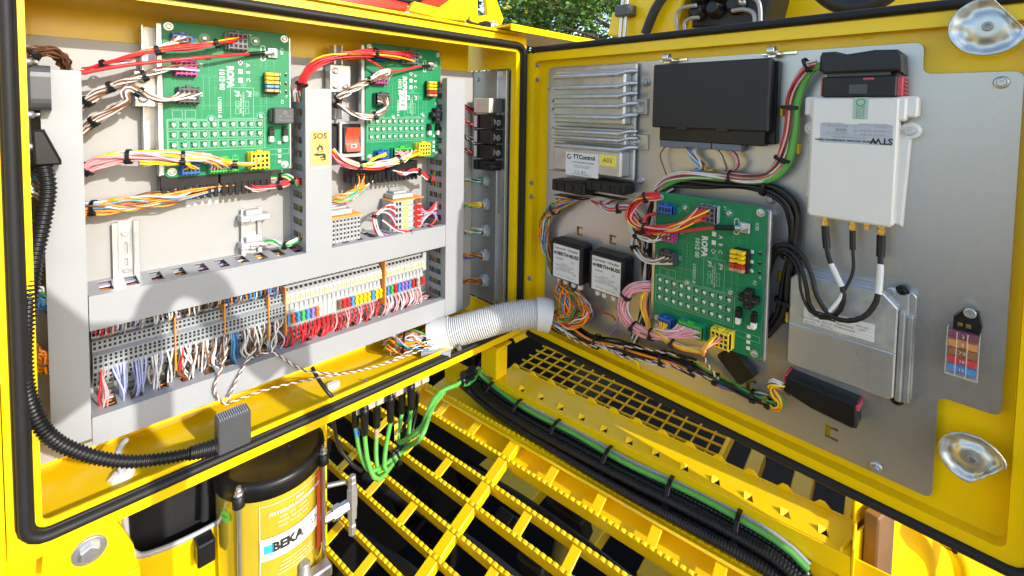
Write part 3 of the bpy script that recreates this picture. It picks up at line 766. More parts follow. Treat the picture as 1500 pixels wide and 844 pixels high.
# ------------------------------------------------------------------ wiring of the cabinet boards
G = 'wire bundles of the upper left board'
def q1(*L): return pp(BK, L)
bundle('red and yellow wires running to the top plug of the upper left board', q1((120, 106, .030), (165, 90, .045), (215, 76, .055), (285, 68, .06)) + [bp(M1, .50, .10, .03)], .0035, 6, ('r', 'r', 'y', 'r', 'w', 'r'), .0012, (.18, .48, .86), 2, s1=[bp(M1, .47 + .035 * (i % 4), .07 + .04 * (i // 4), .016) for i in range(6)])
def cable(label, pts, r, c, parent=None, cat='cable', sides=8, name='cable', m=None, ends=()):
    path = resample(smooth(pts, 8), 40); root = parent or thing(name, label, cat, path[0])
    ob('sheath', MB().tube(path, r, sides), m or wm(c), root)
    for a, b, rr, mm in ends: ob('sleeve', MB().tube(path[int(a * 39):int(b * 39) + 1], rr, sides), mm, root)
    return root
cable('single thick red cable ending in a black lug sleeve on the upper left board', q1((119, 107, .055), (190, 95, .06), (290, 85, .062)) + [bp(M1, .66, .17, .012), bp(M1, .83, .15, .010)], .0022, 'r', ends=((.86, .97, .0030, BLK), (.97, 1, .0034, ZINC)))
bundle('brown and white twisted wires running to the blue plug of the upper left board', q1((122, 104, .03), (170, 92, .045), (205, 80, .05), (235, 70, .052)) + [bp(M1, .13, .115, .018)], .0032, 8, ('br', 'w', 'w', 'br'), .0011, (), 3, twist=4, s1=[bp(M1, .07 + .04 * (i % 4), .10 + .03 * (i // 4), .013) for i in range(8)])
bundle('brown and white wires climbing to the magenta plug of the upper left board', q1((118, 158, .03), (142, 138, .04), (172, 123, .048), (215, 110, .052), (245, 100, .055)) + [bp(M1, .15, .295, .020)], .0045, 10, ('br', 'w'), .0012, (.12, .35, .62), 4, twist=3, s1=[bp(M1, .08 + .04 * (i % 5), .275 + .035 * (i // 5), .0155) for i in range(10)])
bundle('brown and white wires looping to the slate plug of the upper left board', q1((118, 198, .03), (140, 176, .04), (165, 162, .045), (188, 147, .05), (182, 136, .052), (192, 129, .054), (218, 142, .055), (245, 147, .056)) + [bp(M1, .16, .48, .022)], .0042, 9, ('w', 'br'), .0012, (.17, .66), 5, twist=3, res=34, s1=[bp(M1, .09 + .04 * (i % 5), .455 + .035 * (i // 5), .0175) for i in range(9)])
bundle('pink and yellow wires along the lower edge of the upper left board', q1((120, 253, .03), (148, 236, .04), (200, 229, .055), (262, 231, .062), (310, 234, .063)) + [bp(M1, .42, .925, .03)], .0068, 16, ('pk', 'pk', 'y', 'pk', 'pk', 'w', 'pk', 'y'), .0012, (.09, .36, .68), 6, s1=[bp(M1, .31 + .028 * (i % 8), .915 + .04 * (i // 8), .0155) for i in range(16)], frac=.16, tr=.0085)
bundle('yellow wires curling into the lower blue plug of the upper left board', q1((205, 238, .055), (255, 240, .06)) + [bp(M1, .13, .90, .03), bp(M1, .17, .945, .018)], .003, 5, ('y',), .0012, (), 7, s1=[bp(M1, .12 + .025 * i, .945, .0155) for i in range(5)])
bundle('orange and pink wires entering the yellow plug of the upper left board', q1((300, 236, .06), (345, 240, .06)) + [bp(M1, .60, .93, .03), bp(M1, .70, .915, .022)], .0028, 5, ('y', 'o', 'pk', 'y'), .0011, (.5,), 8, s1=[bp(M1, .64 + .03 * i, .90, .0195) for i in range(5)])
bundle('thick bundle of orange wires below the upper left board', q1((118, 308, .02), (150, 303, .03), (200, 297, .032), (250, 289, .032), (300, 278, .03), (330, 272, .025)), .0085, 30, ('o', 'o', 'o', 'o', 'lb', 'o', 'o', 'w', 'o', 'br'), .0012, (.14,), 9, s1=[BK.w(250 + 4.6 * i, 271 - .12 * i, .03) for i in range(30)], frac=.42, tr=.0092)
bundle('red wires looping under the upper left board into the middle duct', q1((345, 268, .025), (372, 276, .035), (402, 273, .04), (430, 264, .045), (440, 268, .04)), .0045, 10, ('r', 'pk', 'r', 'r', 'w'), .0012, (.62,), 10, s0=[BK.w(340 + 5 * i, 267, .03) for i in range(10)])
bundle('white yellow and green wires entering the middle duct beside the upper left board', q1((398, 262, .03), (418, 258, .042), (432, 266, .045), (438, 272, .04)), .0032, 7, ('w', 'ly', 'w', 'g', 'y'), .0012, (.30, .7), 11)
# label on the plate behind the orange wires
u, v = BK.p(302, 291, .002); lb = MB().box(BK, u - .024, u + .016, v - .009, v + .007, .0006, .0012, .0001)
lo_ = thing('paper_label', 'small paper label on the cream plate behind the orange wires', 'label', BK.W(u, v, .0006)); ob('label_sheet', lb, PAPER, lo_); text('130411 00\nSensor', .006, BK, u - .004, v - .002, .0014, GREYPR, lo_)

# second board
bundle('curved bundle of red wires rising from the middle duct to the second board', q1((440, 133, .045), (444, 116, .05), (456, 98, .055), (478, 86, .06), (525, 79, .064), (565, 79, .064)) + [bp(M2, .50, .095, .028)], .0062, 12, ('r', 'r', 'r', 'r', 'r', 'y'), .0014, (.06, .70), 12, s1=[bp(M2, .46 + .035 * (i % 4), .06 + .035 * (i // 4), .016) for i in range(12)], frac=.15)
cable('single red cable with a black sleeve drooping to the stud of the second board', q1((528, 82, .058), (548, 92, .058), (572, 105, .056)) + [bp(M2, .62, .17, .016), bp(M2, .84, .15, .010)], .0020, 'r', ends=((.84, .96, .0027, BLK), (.96, 1, .0034, ZINC)))
bundle('brown and white wires arching to the magenta plug of the second board', q1((488, 152, .03), (500, 140, .045), (520, 128, .055), (545, 117, .06), (562, 106, .062), (570, 103, .06)) + [bp(M2, .22, .25, .03), bp(M2, .15, .295, .018)], .0048, 12, ('br', 'w'), .0012, (.12, .55), 13, twist=3, res=30, s1=[bp(M2, .08 + .03 * (i % 6), .275 + .035 * (i // 6), .0155) for i in range(12)])
bundle('brown and white wires looping low to the slate plug of the second board', q1((488, 150, .03), (500, 155, .045), (515, 166, .055), (535, 171, .06), (555, 167, .062), (567, 156, .06), (568, 143, .055)) + [bp(M2, .20, .46, .022)], .0045, 11, ('w', 'br'), .0012, (.10, .62), 14, twist=3, res=34, s1=[bp(M2, .09 + .03 * (i % 6), .455 + .035 * (i // 6), .0175) for i in range(11)])
bundle('pink wires sweeping below the second board into its green and yellow plugs', q1((486, 222, .03), (502, 237, .045), (530, 244, .055), (560, 241, .06), (590, 232, .062)) + [bp(M2, .55, .92, .035)], .0062, 16, ('pk', 'pk', 'r', 'pk', 'w', 'pk', 'o', 'y'), .0013, (.36, .80), 15, s1=[bp(M2, .31 + .055 * (i % 8), .915 + .03 * (i // 8), .017) for i in range(16)], frac=.2)
bundle('yellow wires standing in the lower blue plug of the second board', q1((538, 240, .055), (548, 232, .056)) + [bp(M2, .16, .93, .026), bp(M2, .17, .945, .016)], .0025, 4, ('y',), .0012, (), 16, s1=[bp(M2, .12 + .03 * i, .945, .0155) for i in range(4)])
bundle('fan of orange blue and white wires below the second board', q1((480, 298, .03), (500, 293, .035), (525, 284, .035), (543, 270, .033), (556, 252, .03)), .0075, 32, ('o', 'o', 'br', 'o', 'w', 'o', 'lb', 'o', 'w', 'v', 'o', 'g', 'y'), .0013, (), 17, s1=[BK.w(514 + 2.1 * (i % 22), 254 - .1 * i, .028 + .004 * (i // 22)) for i in range(32)], frac=.75)
bundle('red and white wires leaving the plug strip towards the right duct', q1((576, 250, .03), (592, 254, .04), (610, 250, .045), (628, 262, .045), (636, 262, .04)), .004, 10, ('r', 'w', 'r', 'r', 'w'), .0012, (.55, .85), 18, s0=[BK.w(566 + 3.5 * i, 248, .03) for i in range(10)])
# battery isolator rocker switch
u0, v0 = BK.p(497, 178, .035); u1, v1 = BK.p(533, 229, .035)
sw = thing('rocker_switch', 'red rocker switch with a battery symbol in a light frame beside the second board', 'switch', BK.W((u0 + u1) / 2, v1, 0))
ob('frame', MB().prism(BK, rrect(u0, u1, v1, v0, .003), .030, .036, .0006, 0, [rrect(u0 + .004, u1 - .006, v1 + .006, v0 - .004, .002)]), LGREY, sw)
ob('body', MB().box(BK, u0 + .004, u1 - .006, v1 + .006, v0 - .004, .0005, .033, .0005).box(BK, u0 - .014, u0 + .002, v1 + .008, v0 - .008, .0005, .028, .001), BLK, sw)
ROCK = mat('rocker_red', (.66, .07, .03), .35, 0, .08, 60)
ru0, ru1 = u0 + .008, u1 - .010; vm = (v0 + v1) / 2; h_ = (v0 - v1) / 2 - .010
FR_ = Fr((0, 0, 0), (0, 0, 1), (0, -1, 0))
rk = ob('rocker', MB().prism(FR_, [(vm - h_, .030)] + [(vm - h_ + 2 * h_ * i / 8, .046 - .006 * math.sin(math.pi * i / 8)) for i in range(9)] + [(vm + h_, .030)], -ru1 if 0 else ru0 - .0, ru1, .0008) if FR_.N.x > 0 else MB().prism(FR_, [(vm - h_, .030)] + [(vm - h_ + 2 * h_ * i / 8, .046 - .006 * math.sin(math.pi * i / 8)) for i in range(9)] + [(vm + h_, .030)], -ru1, -ru0, .0008), ROCK, sw)
ob('rocker_side', MB().box(BK, ru0 - .002, ru0, vm - h_, vm + h_, .030, .041, .0006), DGREY, sw); ob('rocker_side', MB().box(BK, ru1, ru1 + .002, vm - h_, vm + h_, .030, .041, .0006), DGREY, sw)
uc = (ru0 + ru1) / 2; bs = MB().prism(BK, rrect(uc - .005, uc + .005, vm - .014, vm - .008, .0006), .0434, .0440, 0, 0, [rrect(uc - .0043, uc + .0043, vm - .0133, vm - .0087, .0004)])
for dx in (-.003, .003): bs.box(BK, uc + dx - .001, uc + dx + .001, vm - .008, vm - .0072, .0434, .0440, 0); bs.box(BK, uc + dx - .0012, uc + dx + .0012, vm - .0113, vm - .0107, .0436, .0441, 0)
ob('battery_symbol', bs, WHTP, rk)

# ------------------------------------------------------------------ small rail with a maker's print, left
u0, v0 = BK.p(163, 327, .006); u1, v1 = BK.p(205, 402, .006)
dr = thing('din_rail', 'short empty zinc mounting rail with two slots on the cream plate', 'rail', BK.W((u0 + u1) / 2, v1, 0))
w_ = u1 - u0
hol = [rrect(u0 + w_ * .42, u0 + w_ * .58, v1 + (v0 - v1) * a, v1 + (v0 - v1) * b, .0026) for a, b in ((.40, .62), (.17, .33))]
ob('web', MB().prism(BK, [(u0 + w_ * .2, v1), (u0 + w_ * .8, v1), (u0 + w_ * .8, v0), (u0 + w_ * .2, v0)], .0006, .0024, 0, 0, hol), ZINC, dr)
for s in (0, 1):
    a = u0 + (w_ * .2 if s == 0 else w_ * .8); e = -1 if s == 0 else 1
    ob('flange', MB().box(BK, a - .0008, a + .0008, v1, v0, .0006, .0085, .0003).box(BK, a, a + e * w_ * .2, v1, v0, .0078, .0092, .0003), ZINC, dr)
for a in (.78, .12): screw(BK, (u0 + u1) / 2, v1 + (v0 - v1) * a, .0024, dr, .0042, .002, name='rivet', wash=False)
text('Weidmüller', .0052, BK, u0 + w_ * .70, v0 - .022, .0026, GREYPR, dr, rot=math.pi / 2)

# ------------------------------------------------------------------ terminal modules
def term_mesh(pitch, hgt, rows):
    mb = MB(); w_ = pitch - .0002
    F = Fr((0, 0, 0), (0, 1, 0), (0, 0, 1))                            # outline in y, z; extruded along x
    prof = [(-.5, .0), (.5, .0), (.5, .020), (.33, .024), (.33, .034), (.16, .034), (.13, .042), (-.13, .042), (-.16, .034), (-.33, .034), (-.33, .024), (-.5, .020)]
    mb.prism(F, [(y * hgt, z) for y, z in prof], -w_ / 2, w_ / 2, .00025)
    for y, z in ((.45, .0222), (.385, .0236), (.295, .0342), (.215, .0342), (.09, .0422), (.03, .0422), (-.05, .0422), (-.215, .0342), (-.295, .0342), (-.385, .0236), (-.45, .0222)):
        mb.box(ID, -w_ * .28, w_ * .28, y * hgt - .0016, y * hgt + .0016, z - .002, z + .0003, 0, 1)
    return mb.mesh('terminal', [GREYP, HOLE])
def on_bk(px, py, n): return BK.p(px, py, n)
NT = .028
ua, va = on_bk(134, 508, NT); ub, vb = on_bk(412, 448, NT)
vc = (ZM0 + ZB1) / 2 + .002; NTM = 46; pit = (ub - ua) / NTM
ts = thing('terminal_strip', 'long row of grey clamp terminals full of thin wires in the lowest bay', 'terminal strip', BK.W((ua + ub) / 2, vc - .03, 0))
tm_ = term_mesh(pit, .074, 4)
for i in range(NTM): ob('terminal', tm_, None, ts, BK.M(ua + pit * (i + .5), vc, .003))
ob('rail', MB().box(BK, ua - .004, ub + .125, vc - .0175, vc + .0175, .0004, .003, .0003), ZINC, ts)
ORP = mat('orange_plastic', (.85, .33, .03), .4, 0, .05, 60)
for k in (17, 29, 41, 46):
    ob('end_plate', MB().box(BK, ua + pit * k - .0006, ua + pit * k + .0008, vc - .036, vc + .036, .003, .048, .0003), ORP, ts)
# fuse terminals
uc0 = on_bk(414, 470, NT)[0]; uc1 = on_bk(616, 410, NT)[0]
seq = 'blue orange blue green blue violet orange - - - - brown red red blue yellow yellow yellow yellow blue yellow yellow P blue green red blue violet violet blue red brown - red'.split()
pf = (uc1 - uc0) / len(seq)
ft = thing('fuse_terminal_strip', 'row of light grey fuse terminals with coloured blade fuses in the lowest bay', 'terminal strip', BK.W((uc0 + uc1) / 2, vc - .03, 0))
def fterm():
    mb = MB(); w_ = pf - .0003; F = Fr((0, 0, 0), (0, 1, 0), (0, 0, 1)); h = .078
    prof = [(-.5, 0), (.5, 0), (.5, .022), (.40, .026), (.30, .036), (.12, .038), (.08, .030), (-.02, .030), (-.06, .034), (-.34, .034), (-.40, .024), (-.5, .022)]
    mb.prism(F, [(y * h, z) for y, z in prof], -w_ / 2, w_ / 2, .0003)
    for y, z in ((.45, .0242), (.36, .031)): mb.box(ID, -w_ * .26, w_ * .26, y * h - .0017, y * h + .0017, z - .003, z + .0012, 0, 1)
    mb.box(ID, -w_ * .34, w_ * .34, .14 * h, .26 * h, .036, .0392, .0003, 2); mb.box(ID, -w_ * .20, w_ * .20, .16 * h, .24 * h, .039, .0396, 0, 3)
    mb.box(ID, -w_ * .4, w_ * .4, -.005, .0045, .029, .0325, .0004, 0)
    mb.lathe(ID, 0, -.43 * h, [(w_ * .34, .022), (w_ * .34, .0255), (w_ * .22, .0256), (w_ * .2, .022)], 8); return mb.mesh('fuse_terminal', [LGREY, HOLE, mat('cream_marker', (.78, .76, .62), .4, 0, .03), YLAB])
fm_ = fterm()
for i, k in enumerate(seq):
    u = uc0 + pf * (i + .5)
    if k == 'P': ob('end_plate', MB().box(BK, u - .0012, u + .0012, vc - .039, vc + .039, .003, .046, .0003), ORP, ft); continue
    o = ob('fuse_terminal', fm_, None, ft, BK.M(u, vc, .003))
    if k != '-': fuse(k, o, BK.M(u, vc - .0155, .036, math.pi / 2), .0150, pf * .72, .009)
u = uc1 + .003; ob('end_clamp', MB().box(BK, u - .002, u + .006, vc + .0, vc + .036, .003, .034, .0008).box(BK, u + .006, u + .012, vc + .010, vc + .018, .003, .02, .0006), LGREY, ft)

# wires hanging from the terminals into the slots of the lowest duct
q = random.Random(21)
def drops(label, x0, x1, n, cols, top=519, bot=590, seed=1, xs=None, r=.0011, curl=.5, k0=1):
    """a clump of single wires from the terminals at photo columns x0..x1 to one or more duct slots"""
    qq = random.Random(seed); root = None
    for i in range(n):
        f = (i + .5) / n; x = x0 + (x1 - x0) * f
        ty = 519 - (x - 137) * .238
        a = BK.w(x, ty, .030); xb = xs[i % len(xs)] if xs else x + 12
        nn = qq.uniform(.022, .05)
        ub_ = BK.p(xb, 600 - (xb - 150) * .333, .05)[0]
        b = BK.W(ub_ + qq.uniform(-.003, .003), ZB1 - .003, nn - .004)
        m1 = a.lerp(b, .3) + Vector((qq.uniform(-.004, .004) * curl, -.012 * qq.uniform(.5, 1.4), 0)); m2 = a.lerp(b, .72) + Vector((qq.uniform(-.006, .006) * curl, -.008 * qq.uniform(.2, 1.3), 0))
        if root is None: root = thing('wire_bundle', label, 'wires', a, 'wires dropping from the terminals into the lowest duct')
        ob('wire', MB().tube(resample(smooth([a + Vector((0, .012, 0)), a, m1, m2, b, b - Vector((0, 0, .012))], 5), 16), r, 5), wm(cols[i % len(cols)]), root)
    return root
drops('pink wires at the left end of the grey terminals dropping into the first slot', 141, 158, 6, ('pk', 'pk', 'r', 'pk'), xs=(152, 156), seed=1)
drops('first clump of lavender wires right of the pink ones', 160, 184, 9, ('lv',), xs=(178, 182), seed=2)
drops('second clump of lavender wires dropping into the third slot', 188, 214, 9, ('lv', 'lv', 'lv', 'gy'), xs=(203, 208), seed=3)
drops('white and lavender wires in the middle of the grey terminals', 214, 236, 7, ('w', 'lv', 'w', 'w'), xs=(230, 233), seed=4)
drops('three white wires and one black wire hanging side by side', 236, 256, 5, ('w', 'w', 'k', 'w'), xs=(252, 257), seed=5)
drops('red brown and white wires tangled below the grey terminals', 256, 282, 14, ('br', 'w', 'r', 'w', 'br', 'w'), xs=(276, 281), seed=6, curl=1.6)
drops('white and brown wires left of the blue drop wires', 284, 316, 14, ('w', 'br', 'w'), xs=(299, 304, 321), seed=7, curl=1.6)
drops('brown and white clump ending beside the blue drop wires', 318, 334, 8, ('w', 'br', 'w'), xs=(324, 328), seed=8, curl=1.6)
drops('blue and green wires dropping together', 333, 344, 6, ('lb', 'lb', 'g', 'b'), xs=(348, 351), seed=9, curl=.3)
drops('white and brown clump right of the blue drop wires', 348, 382, 16, ('br', 'w', 'br', 'w', 'w'), xs=(366, 372, 386), seed=10, curl=1.6)
drops('long white wires at the right end of the grey terminals', 384, 410, 11, ('w', 'w', 'br', 'lv', 'w'), xs=(398, 403, 409), seed=11, curl=1.4)
# wires entering the terminals from above
for k, (lab, x0, x1, n, cols) in enumerate((('short red and pink wires above the left end of the grey terminals', 141, 160, 6, ('r', 'pk')), ('short white and lavender wires above the grey terminals', 165, 215, 12, ('lv', 'w', 'gy')), ('short blue white and pink wires above the middle of the grey terminals', 226, 262, 12, ('w', 'w', 'b', 'w', 'pk')), ('short brown and white wires above the grey terminals', 268, 330, 20, ('br', 'w', 'w', 'br', 'k')), ('short blue and orange wires above the right part of the grey terminals', 332, 410, 26, ('b', 'o', 'lb', 'v', 'br', 'lb', 'w')))):
    qq = random.Random(50 + k); root = None
    for i in range(n):
        x = x0 + (x1 - x0) * (i + .5) / n; ty = 492 - (x - 137) * .237 + qq.uniform(-3, 9); a = BK.w(x, ty, .038); b = BK.W(a.x + qq.uniform(-.004, .004), ZM0 - .001, qq.uniform(.030, .056))
        if root is None: root = thing('wire_bundle', lab, 'wires', a, 'wires rising from the terminals into the middle duct')
        ob('wire', MB().tube(resample(smooth([a + Vector((0, .006, 0)), a.lerp(b, .5) + Vector((qq.uniform(-.003, .003), -.010, 0)), b + Vector((0, 0, .006))], 4), 9), .0011, 4), wm(cols[i % len(cols)]), root)
# red and pink wires from the fuse terminals
def fdrops(label, idx, cols, per=2, r=.0012, seed=1, thick=False):
    qq = random.Random(seed); root = None
    for i in idx:
        u = uc0 + pf * (i + .5)
        for k in range(per):
            a = BK.W(u + (k - .5) * .0016, vc - .034, .027); ub_ = u - .004 - .006 * (k == 0) - qq.uniform(0, .006); b = BK.W(ub_, ZB1 - .003, qq.uniform(.03, .05))
            if root is None: root = thing('wire_bundle', label, 'wires', a, 'wires dropping from the fuse terminals')
            ob('wire', MB().tube(resample(smooth([a + Vector((0, .008, .003)), a + Vector((0, -.004, -.002)), a.lerp(b, .55) + Vector((0, -.010, .001)), b, b - Vector((0, 0, .01))], 4), 12), r, 5), wm(cols[(i + k) % len(cols)]), root)
fdrops('red wires below the blue and green fuses at the left of the fuse row', range(0, 7), ('r',), 2, .0012, 31)
fdrops('four thick red cables at the empty fuse places', range(7, 11), ('r',), 1, .0028, 32)
fdrops('red wires below the yellow fuses', range(11, 22), ('r', 'r', 'pk'), 2, .0012, 33)
fdrops('pale pink and white wires at the right of the fuse row', range(23, 34), ('pk', 'w', 'pk'), 2, .0012, 34)
# brown and white twisted pair hanging in front of the lowest duct and along the sill
twisted('brown and white twisted pair hanging over the lowest duct and running along the sill', q1((330, 490, .05), (332, 515, .062), (322, 545, .070), (314, 570, .072), (322, 586, .074), (332, 592, .076), (350, 585, .078), (400, 568, .085), (470, 553, .094), (540, 540, .10), (600, 520, .10), (636, 505, .10)), turns=34, res=170, r=.00095)
twisted('short brown and white twisted pair leaning on the lowest duct cover', q1((372, 482, .05), (374, 510, .066), (358, 535, .070), (345, 560, .073), (332, 590, .077)), turns=8, seed=2, r=.00095)
twisted('brown and white twisted pair lying across the lowest duct cover', q1((376, 520, .060), (400, 517, .072), (430, 535, .074), (455, 545, .080), (500, 548, .09)), turns=9, seed=4, r=.00095)

# ------------------------------------------------------------------ small terminal groups in the middle bay
def mini_group(label, px0, py0, px1, py1, n, rows, fuse_col=None, plates=()):
    u0, v0 = BK.p(px0, py0, n); u1, v1 = BK.p(px1, py1, n); root = thing('terminal_group', label, 'terminals', BK.W((u0 + u1) / 2, v1, 0))
    h = (v0 - v1) / rows; w_ = u1 - u0
    for i in range(rows):
        a = v0 - h * (i + 1) + .0002; mb = MB()
        mb.prism(Fr((0, 0, 0), (1, 0, 0), (0, -1, 0)), [], 0, 0) if 0 else mb.box(BK, u0, u1, a, a + h - .0004, .004, n - .006, .0004).box(BK, u0 + w_ * .05, u0 + w_ * .72, a, a + h - .0004, n - .007, n, .0004)
        for x in (.12, .22): mb.box(BK, u0 + w_ * x, u0 + w_ * (x + .06), a + h * .2, a + h * .75, n - .002, n + .0004, 0, 1)
        mb.box(BK, u0 + w_ * .34, u0 + w_ * .50, a + h * .15, a + h * .8, n - .002, n + .0008, .0002, 2)
        o = ob('terminal', mb, [LGREY, HOLE, YLAB], root)
        if fuse_col: fuse(fuse_col[i], o, BK.M(u0 + w_ * .78, a + h * .5, n - .002), .0140, h * .7, .008)
    for v in plates: ob('end_plate', MB().box(BK, u0 - .001, u1 + .001, v0 if v else v1 - .0012, v0 + .0014 if v else v1, .004, n + .001, .0003), ORP, root)
    ob('end_clamp', MB().box(BK, u0 + w_ * .1, u0 + w_ * .75, v0 + .002, v0 + .010, .003, n - .008, .0008).box(BK, u0 + w_ * .2, u0 + w_ * .6, v0 + .010, v0 + .014, .003, n - .016, .0006), LGREY, root)
    ob('rail', MB().box(BK, u0 + w_ * .25, u0 + w_ * .72, v1 - .006, v0 + .020, .0006, .004, .0004), ZINC, root)
    return root
mini_group('six small fuse terminals with red fuses beside the right duct', 574, 296, 620, 338, .040, 6, ('brown', 'red', 'red', 'red', 'red', 'red'), (0, 1))
bundle('red and white wires curling round the small fuse terminals', q1((585, 303, .046), (566, 300, .045), (553, 312, .045), (548, 325, .048), (556, 342, .05), (570, 346, .052)), .0035, 7, ('w', 'r', 'w', 'r', 'v'), .0012, (.55,), 41, s0=[BK.w(580, 301 + 5.5 * i, .042) for i in range(7)], frac=.5)
bundle('red and violet wires between the small fuse terminals and the right duct', q1((616, 318, .034), (628, 312, .04), (640, 303, .042)), .004, 10, ('r', 'pk', 'v', 'lv', 'w'), .0012, (), 42, s0=[BK.w(615, 299 + 3.7 * i, .034) for i in range(10)], s1=[BK.w(641, 292 + 3.4 * i, .040) for i in range(10)], frac=.5)
bundle('red and white pair lying on the middle duct below the small fuse terminals', q1((560, 322, .055), (580, 336, .06), (600, 340, .06), (625, 335, .055), (640, 320, .05)), .0018, 3, ('r', 'w', 'r'), .0013, (.5, .85), 43)
def plain_group(label, px0, py0, px1, py1, n, cols):
    u0, v0 = BK.p(px0, py0, n); u1, v1 = BK.p(px1, py1, n); root = thing('terminal_group', label, 'terminals', BK.W((u0 + u1) / 2, v1, 0)); w_ = (u1 - u0) / cols
    for i in range(cols):
        mb = MB(); a = u0 + i * w_; mb.box(BK, a + .0002, a + w_ - .0002, v1, v0, .004, n, .0004)
        for k in range(5): mb.box(BK, a + w_ * .25, a + w_ * .75, v0 - (v0 - v1) * (.14 + .18 * k), v0 - (v0 - v1) * (.05 + .18 * k), n - .001, n + .0003, 0, 1)
        ob('terminal', mb, [LGREY, HOLE], root)
    ob('end_clamp', MB().box(BK, u0 - .002, u1 - w_ * 2, v0 + .004, v0 + .013, .003, n - .004, .001).box(BK, u0 + .004, u1 - w_ * 3, v0 + .013, v0 + .022, .003, n - .012, .001), LGREY, root)
    ob('end_plate', MB().box(BK, u0 - .003, u1 + .003, v0 + .0008, v0 + .0032, .003, n + .001, .0003), ORP, root)
    return root
plain_group('light grey terminals with an orange plate standing on the middle duct under the wire fan', 486, 322, 528, 350, .040, 8)
# single clamp right of the empty rail
u0, v0 = BK.p(354, 305, .02); u1, v1 = BK.p(402, 370, .02)
cg = thing('rail_clamp', 'light grey rail clamps with white wires on the plate left of the middle duct', 'clamp', BK.W((u0 + u1) / 2, v1, 0))
ob('rail', MB().box(BK, u0 + .006, u0 + .026, v1, v0 - .004, .0006, .003, .0003).box(BK, u0 + .002, u0 + .008, v1, v0 - .004, .006, .008, .0003).box(BK, u0 + .024, u0 + .030, v1, v0 - .004, .006, .008, .0003), ZINC, cg)
for dv in (.012, .052): ob('clamp', MB().box(BK, u0 - .002, u1 - .006, v0 - dv - .009, v0 - dv, .004, .024, .001).box(BK, u0 + .006, u1 - .018, v0 - dv - .002, v0 - dv + .007, .004, .018, .001).box(BK, u0 + .010, u0 + .016, v0 - dv - .0095, v0 - dv - .004, .016, .0255, .0006), LGREY, cg)
bundle('white yellow and green wires from the grey rail clamp to the middle duct', q1((378, 357, .03), (398, 354, .035), (415, 359, .04), (425, 357, .045), (438, 350, .04)), .0032, 7, ('w', 'w', 'ly', 'g', 'w'), .0012, (.66,), 44, s0=[BK.w(368 + 4 * i, 360, .028) for i in range(7)])
# ------------------------------------------------------------------ right wall: relay stack and gland wiring
rs_u1 = RW.p(736, 200, 0)[0]; rs_u0 = RW.p(694, 200, .032)[0]
CREAM = mat('cream_plastic', (.68, .63, .48), .45, 0, .04, 40)
for i, (y0, y1) in enumerate(((144, 166), (168, 189), (190, 211), (212, 233), (235, 250))):
    v0, v1 = RW.p(736, y0, 0)[1], RW.p(736, y1, 0)[1]
    lab = ('cream relay with a black front, topmost of the stack on the right wall', 'black relay directly under the cream one on the right wall', 'third black relay from the top on the right wall', 'fourth black relay from the top on the right wall', 'lowest black relay holder of the stack, with a cable tie')[i]
    rl = thing('relay', lab, 'relay', RW.W(rs_u1, v1, 0), 'relays stacked on the right inner wall')
    ob('socket', MB().box(RW, rs_u0, rs_u0 + .014, v1 + .0004, v0 - .0004, .0005, .033, .0008), CREAM if i == 0 else BLK, rl)
    ob('body', MB().box(RW, rs_u0 + .0145, rs_u1, v1 + .0006, v0 - .0006, .0005, .030 if i else .022, .0012), BLK if i else DGREY, rl)
    if i == 0: ob('cover', MB().box(RW, rs_u0 + .0145, rs_u1 - .004, v1 + .0008, v0 - .0008, .0225, .034, .0008), CREAM, rl)
    FF = Fr(RW.W(rs_u1, 0, 0), (1, 0, 0), (0, 0, 1))
    if i in (1, 2, 3):
        ob('maker_ring', MB().lathe(FF, -.011, (v0 + v1) / 2 - .002, [(.0052, .0002), (.0044, .0003)], 16, cap=False), WHTP, rl)
        text('12V', .0036, FF, -.011, (v0 + v1) / 2 - .002, .0004, WHTP, rl); text('SPDT 40A\n50/60', .0030, FF, -.022, (v0 + v1) / 2, .0004, WHTP, rl, rot=math.pi / 2)
    if i < 4: ob('paper_label', MB().box(RW, rs_u0 + .002, rs_u0 + .011, v1 + .003, v0 - .003, .0330, .0334, .0001), PAPER, rl)
    else: tie(rl, RW.W(rs_u1 - .012, (v0 + v1) / 2, .016), Vector((0, 0, 1)), .019)
for k, (y, cols, lab) in enumerate(((163, ('r', 'r', 'k'), 'red and black wires running from the right duct to the top relays'), (184, ('r', 'pk', 'w', 'r'), 'thick red and pink wires entering the second relay'), (207, ('w', 'w', 'k'), 'white wires entering the third relay'), (226, ('r', 'r', 'w', 'k'), 'red and white wires entering the fourth relay'))):
    bundle(lab, [BK.w(668, y - 12, .03), RW.w(682, y - 6, .040), RW.w(697, y, .030)], .004, 8, cols, .0014, (), 60 + k, s1=RW.V * .014, group='wires from the right duct to the relays')
for k, (x, y, cols, lab) in enumerate(((707, 265, ('br', 'w', 'b', 'g', 'tl', 'y'), 'teal brown and white wires in the uppermost cable gland'), (707, 300, ('y', 'g', 'w', 'y', 'br'), 'yellow and green wires in the second cable gland from the top'), (707, 339, ('o', 'y', 'lb', 'w', 'g', 'gy'), 'orange yellow and light blue wires in the third cable gland'), (706, 375, ('br', 'b', 'w', 'o', 'pk'), 'brown blue and white wires in the fourth cable gland'), (706, 412, ('o', 'br', 'o'), 'orange brown wires in the lowest cable gland'))):
    bundle(lab, [BK.w(664, y + 3, .028), RW.w(684, y, .030), RW.w(x - 4, y, .012), RW.w(x, y, -.002)], .0058, 14, cols, .0013, (), 70 + k, group='wire bundles entering the cable glands')

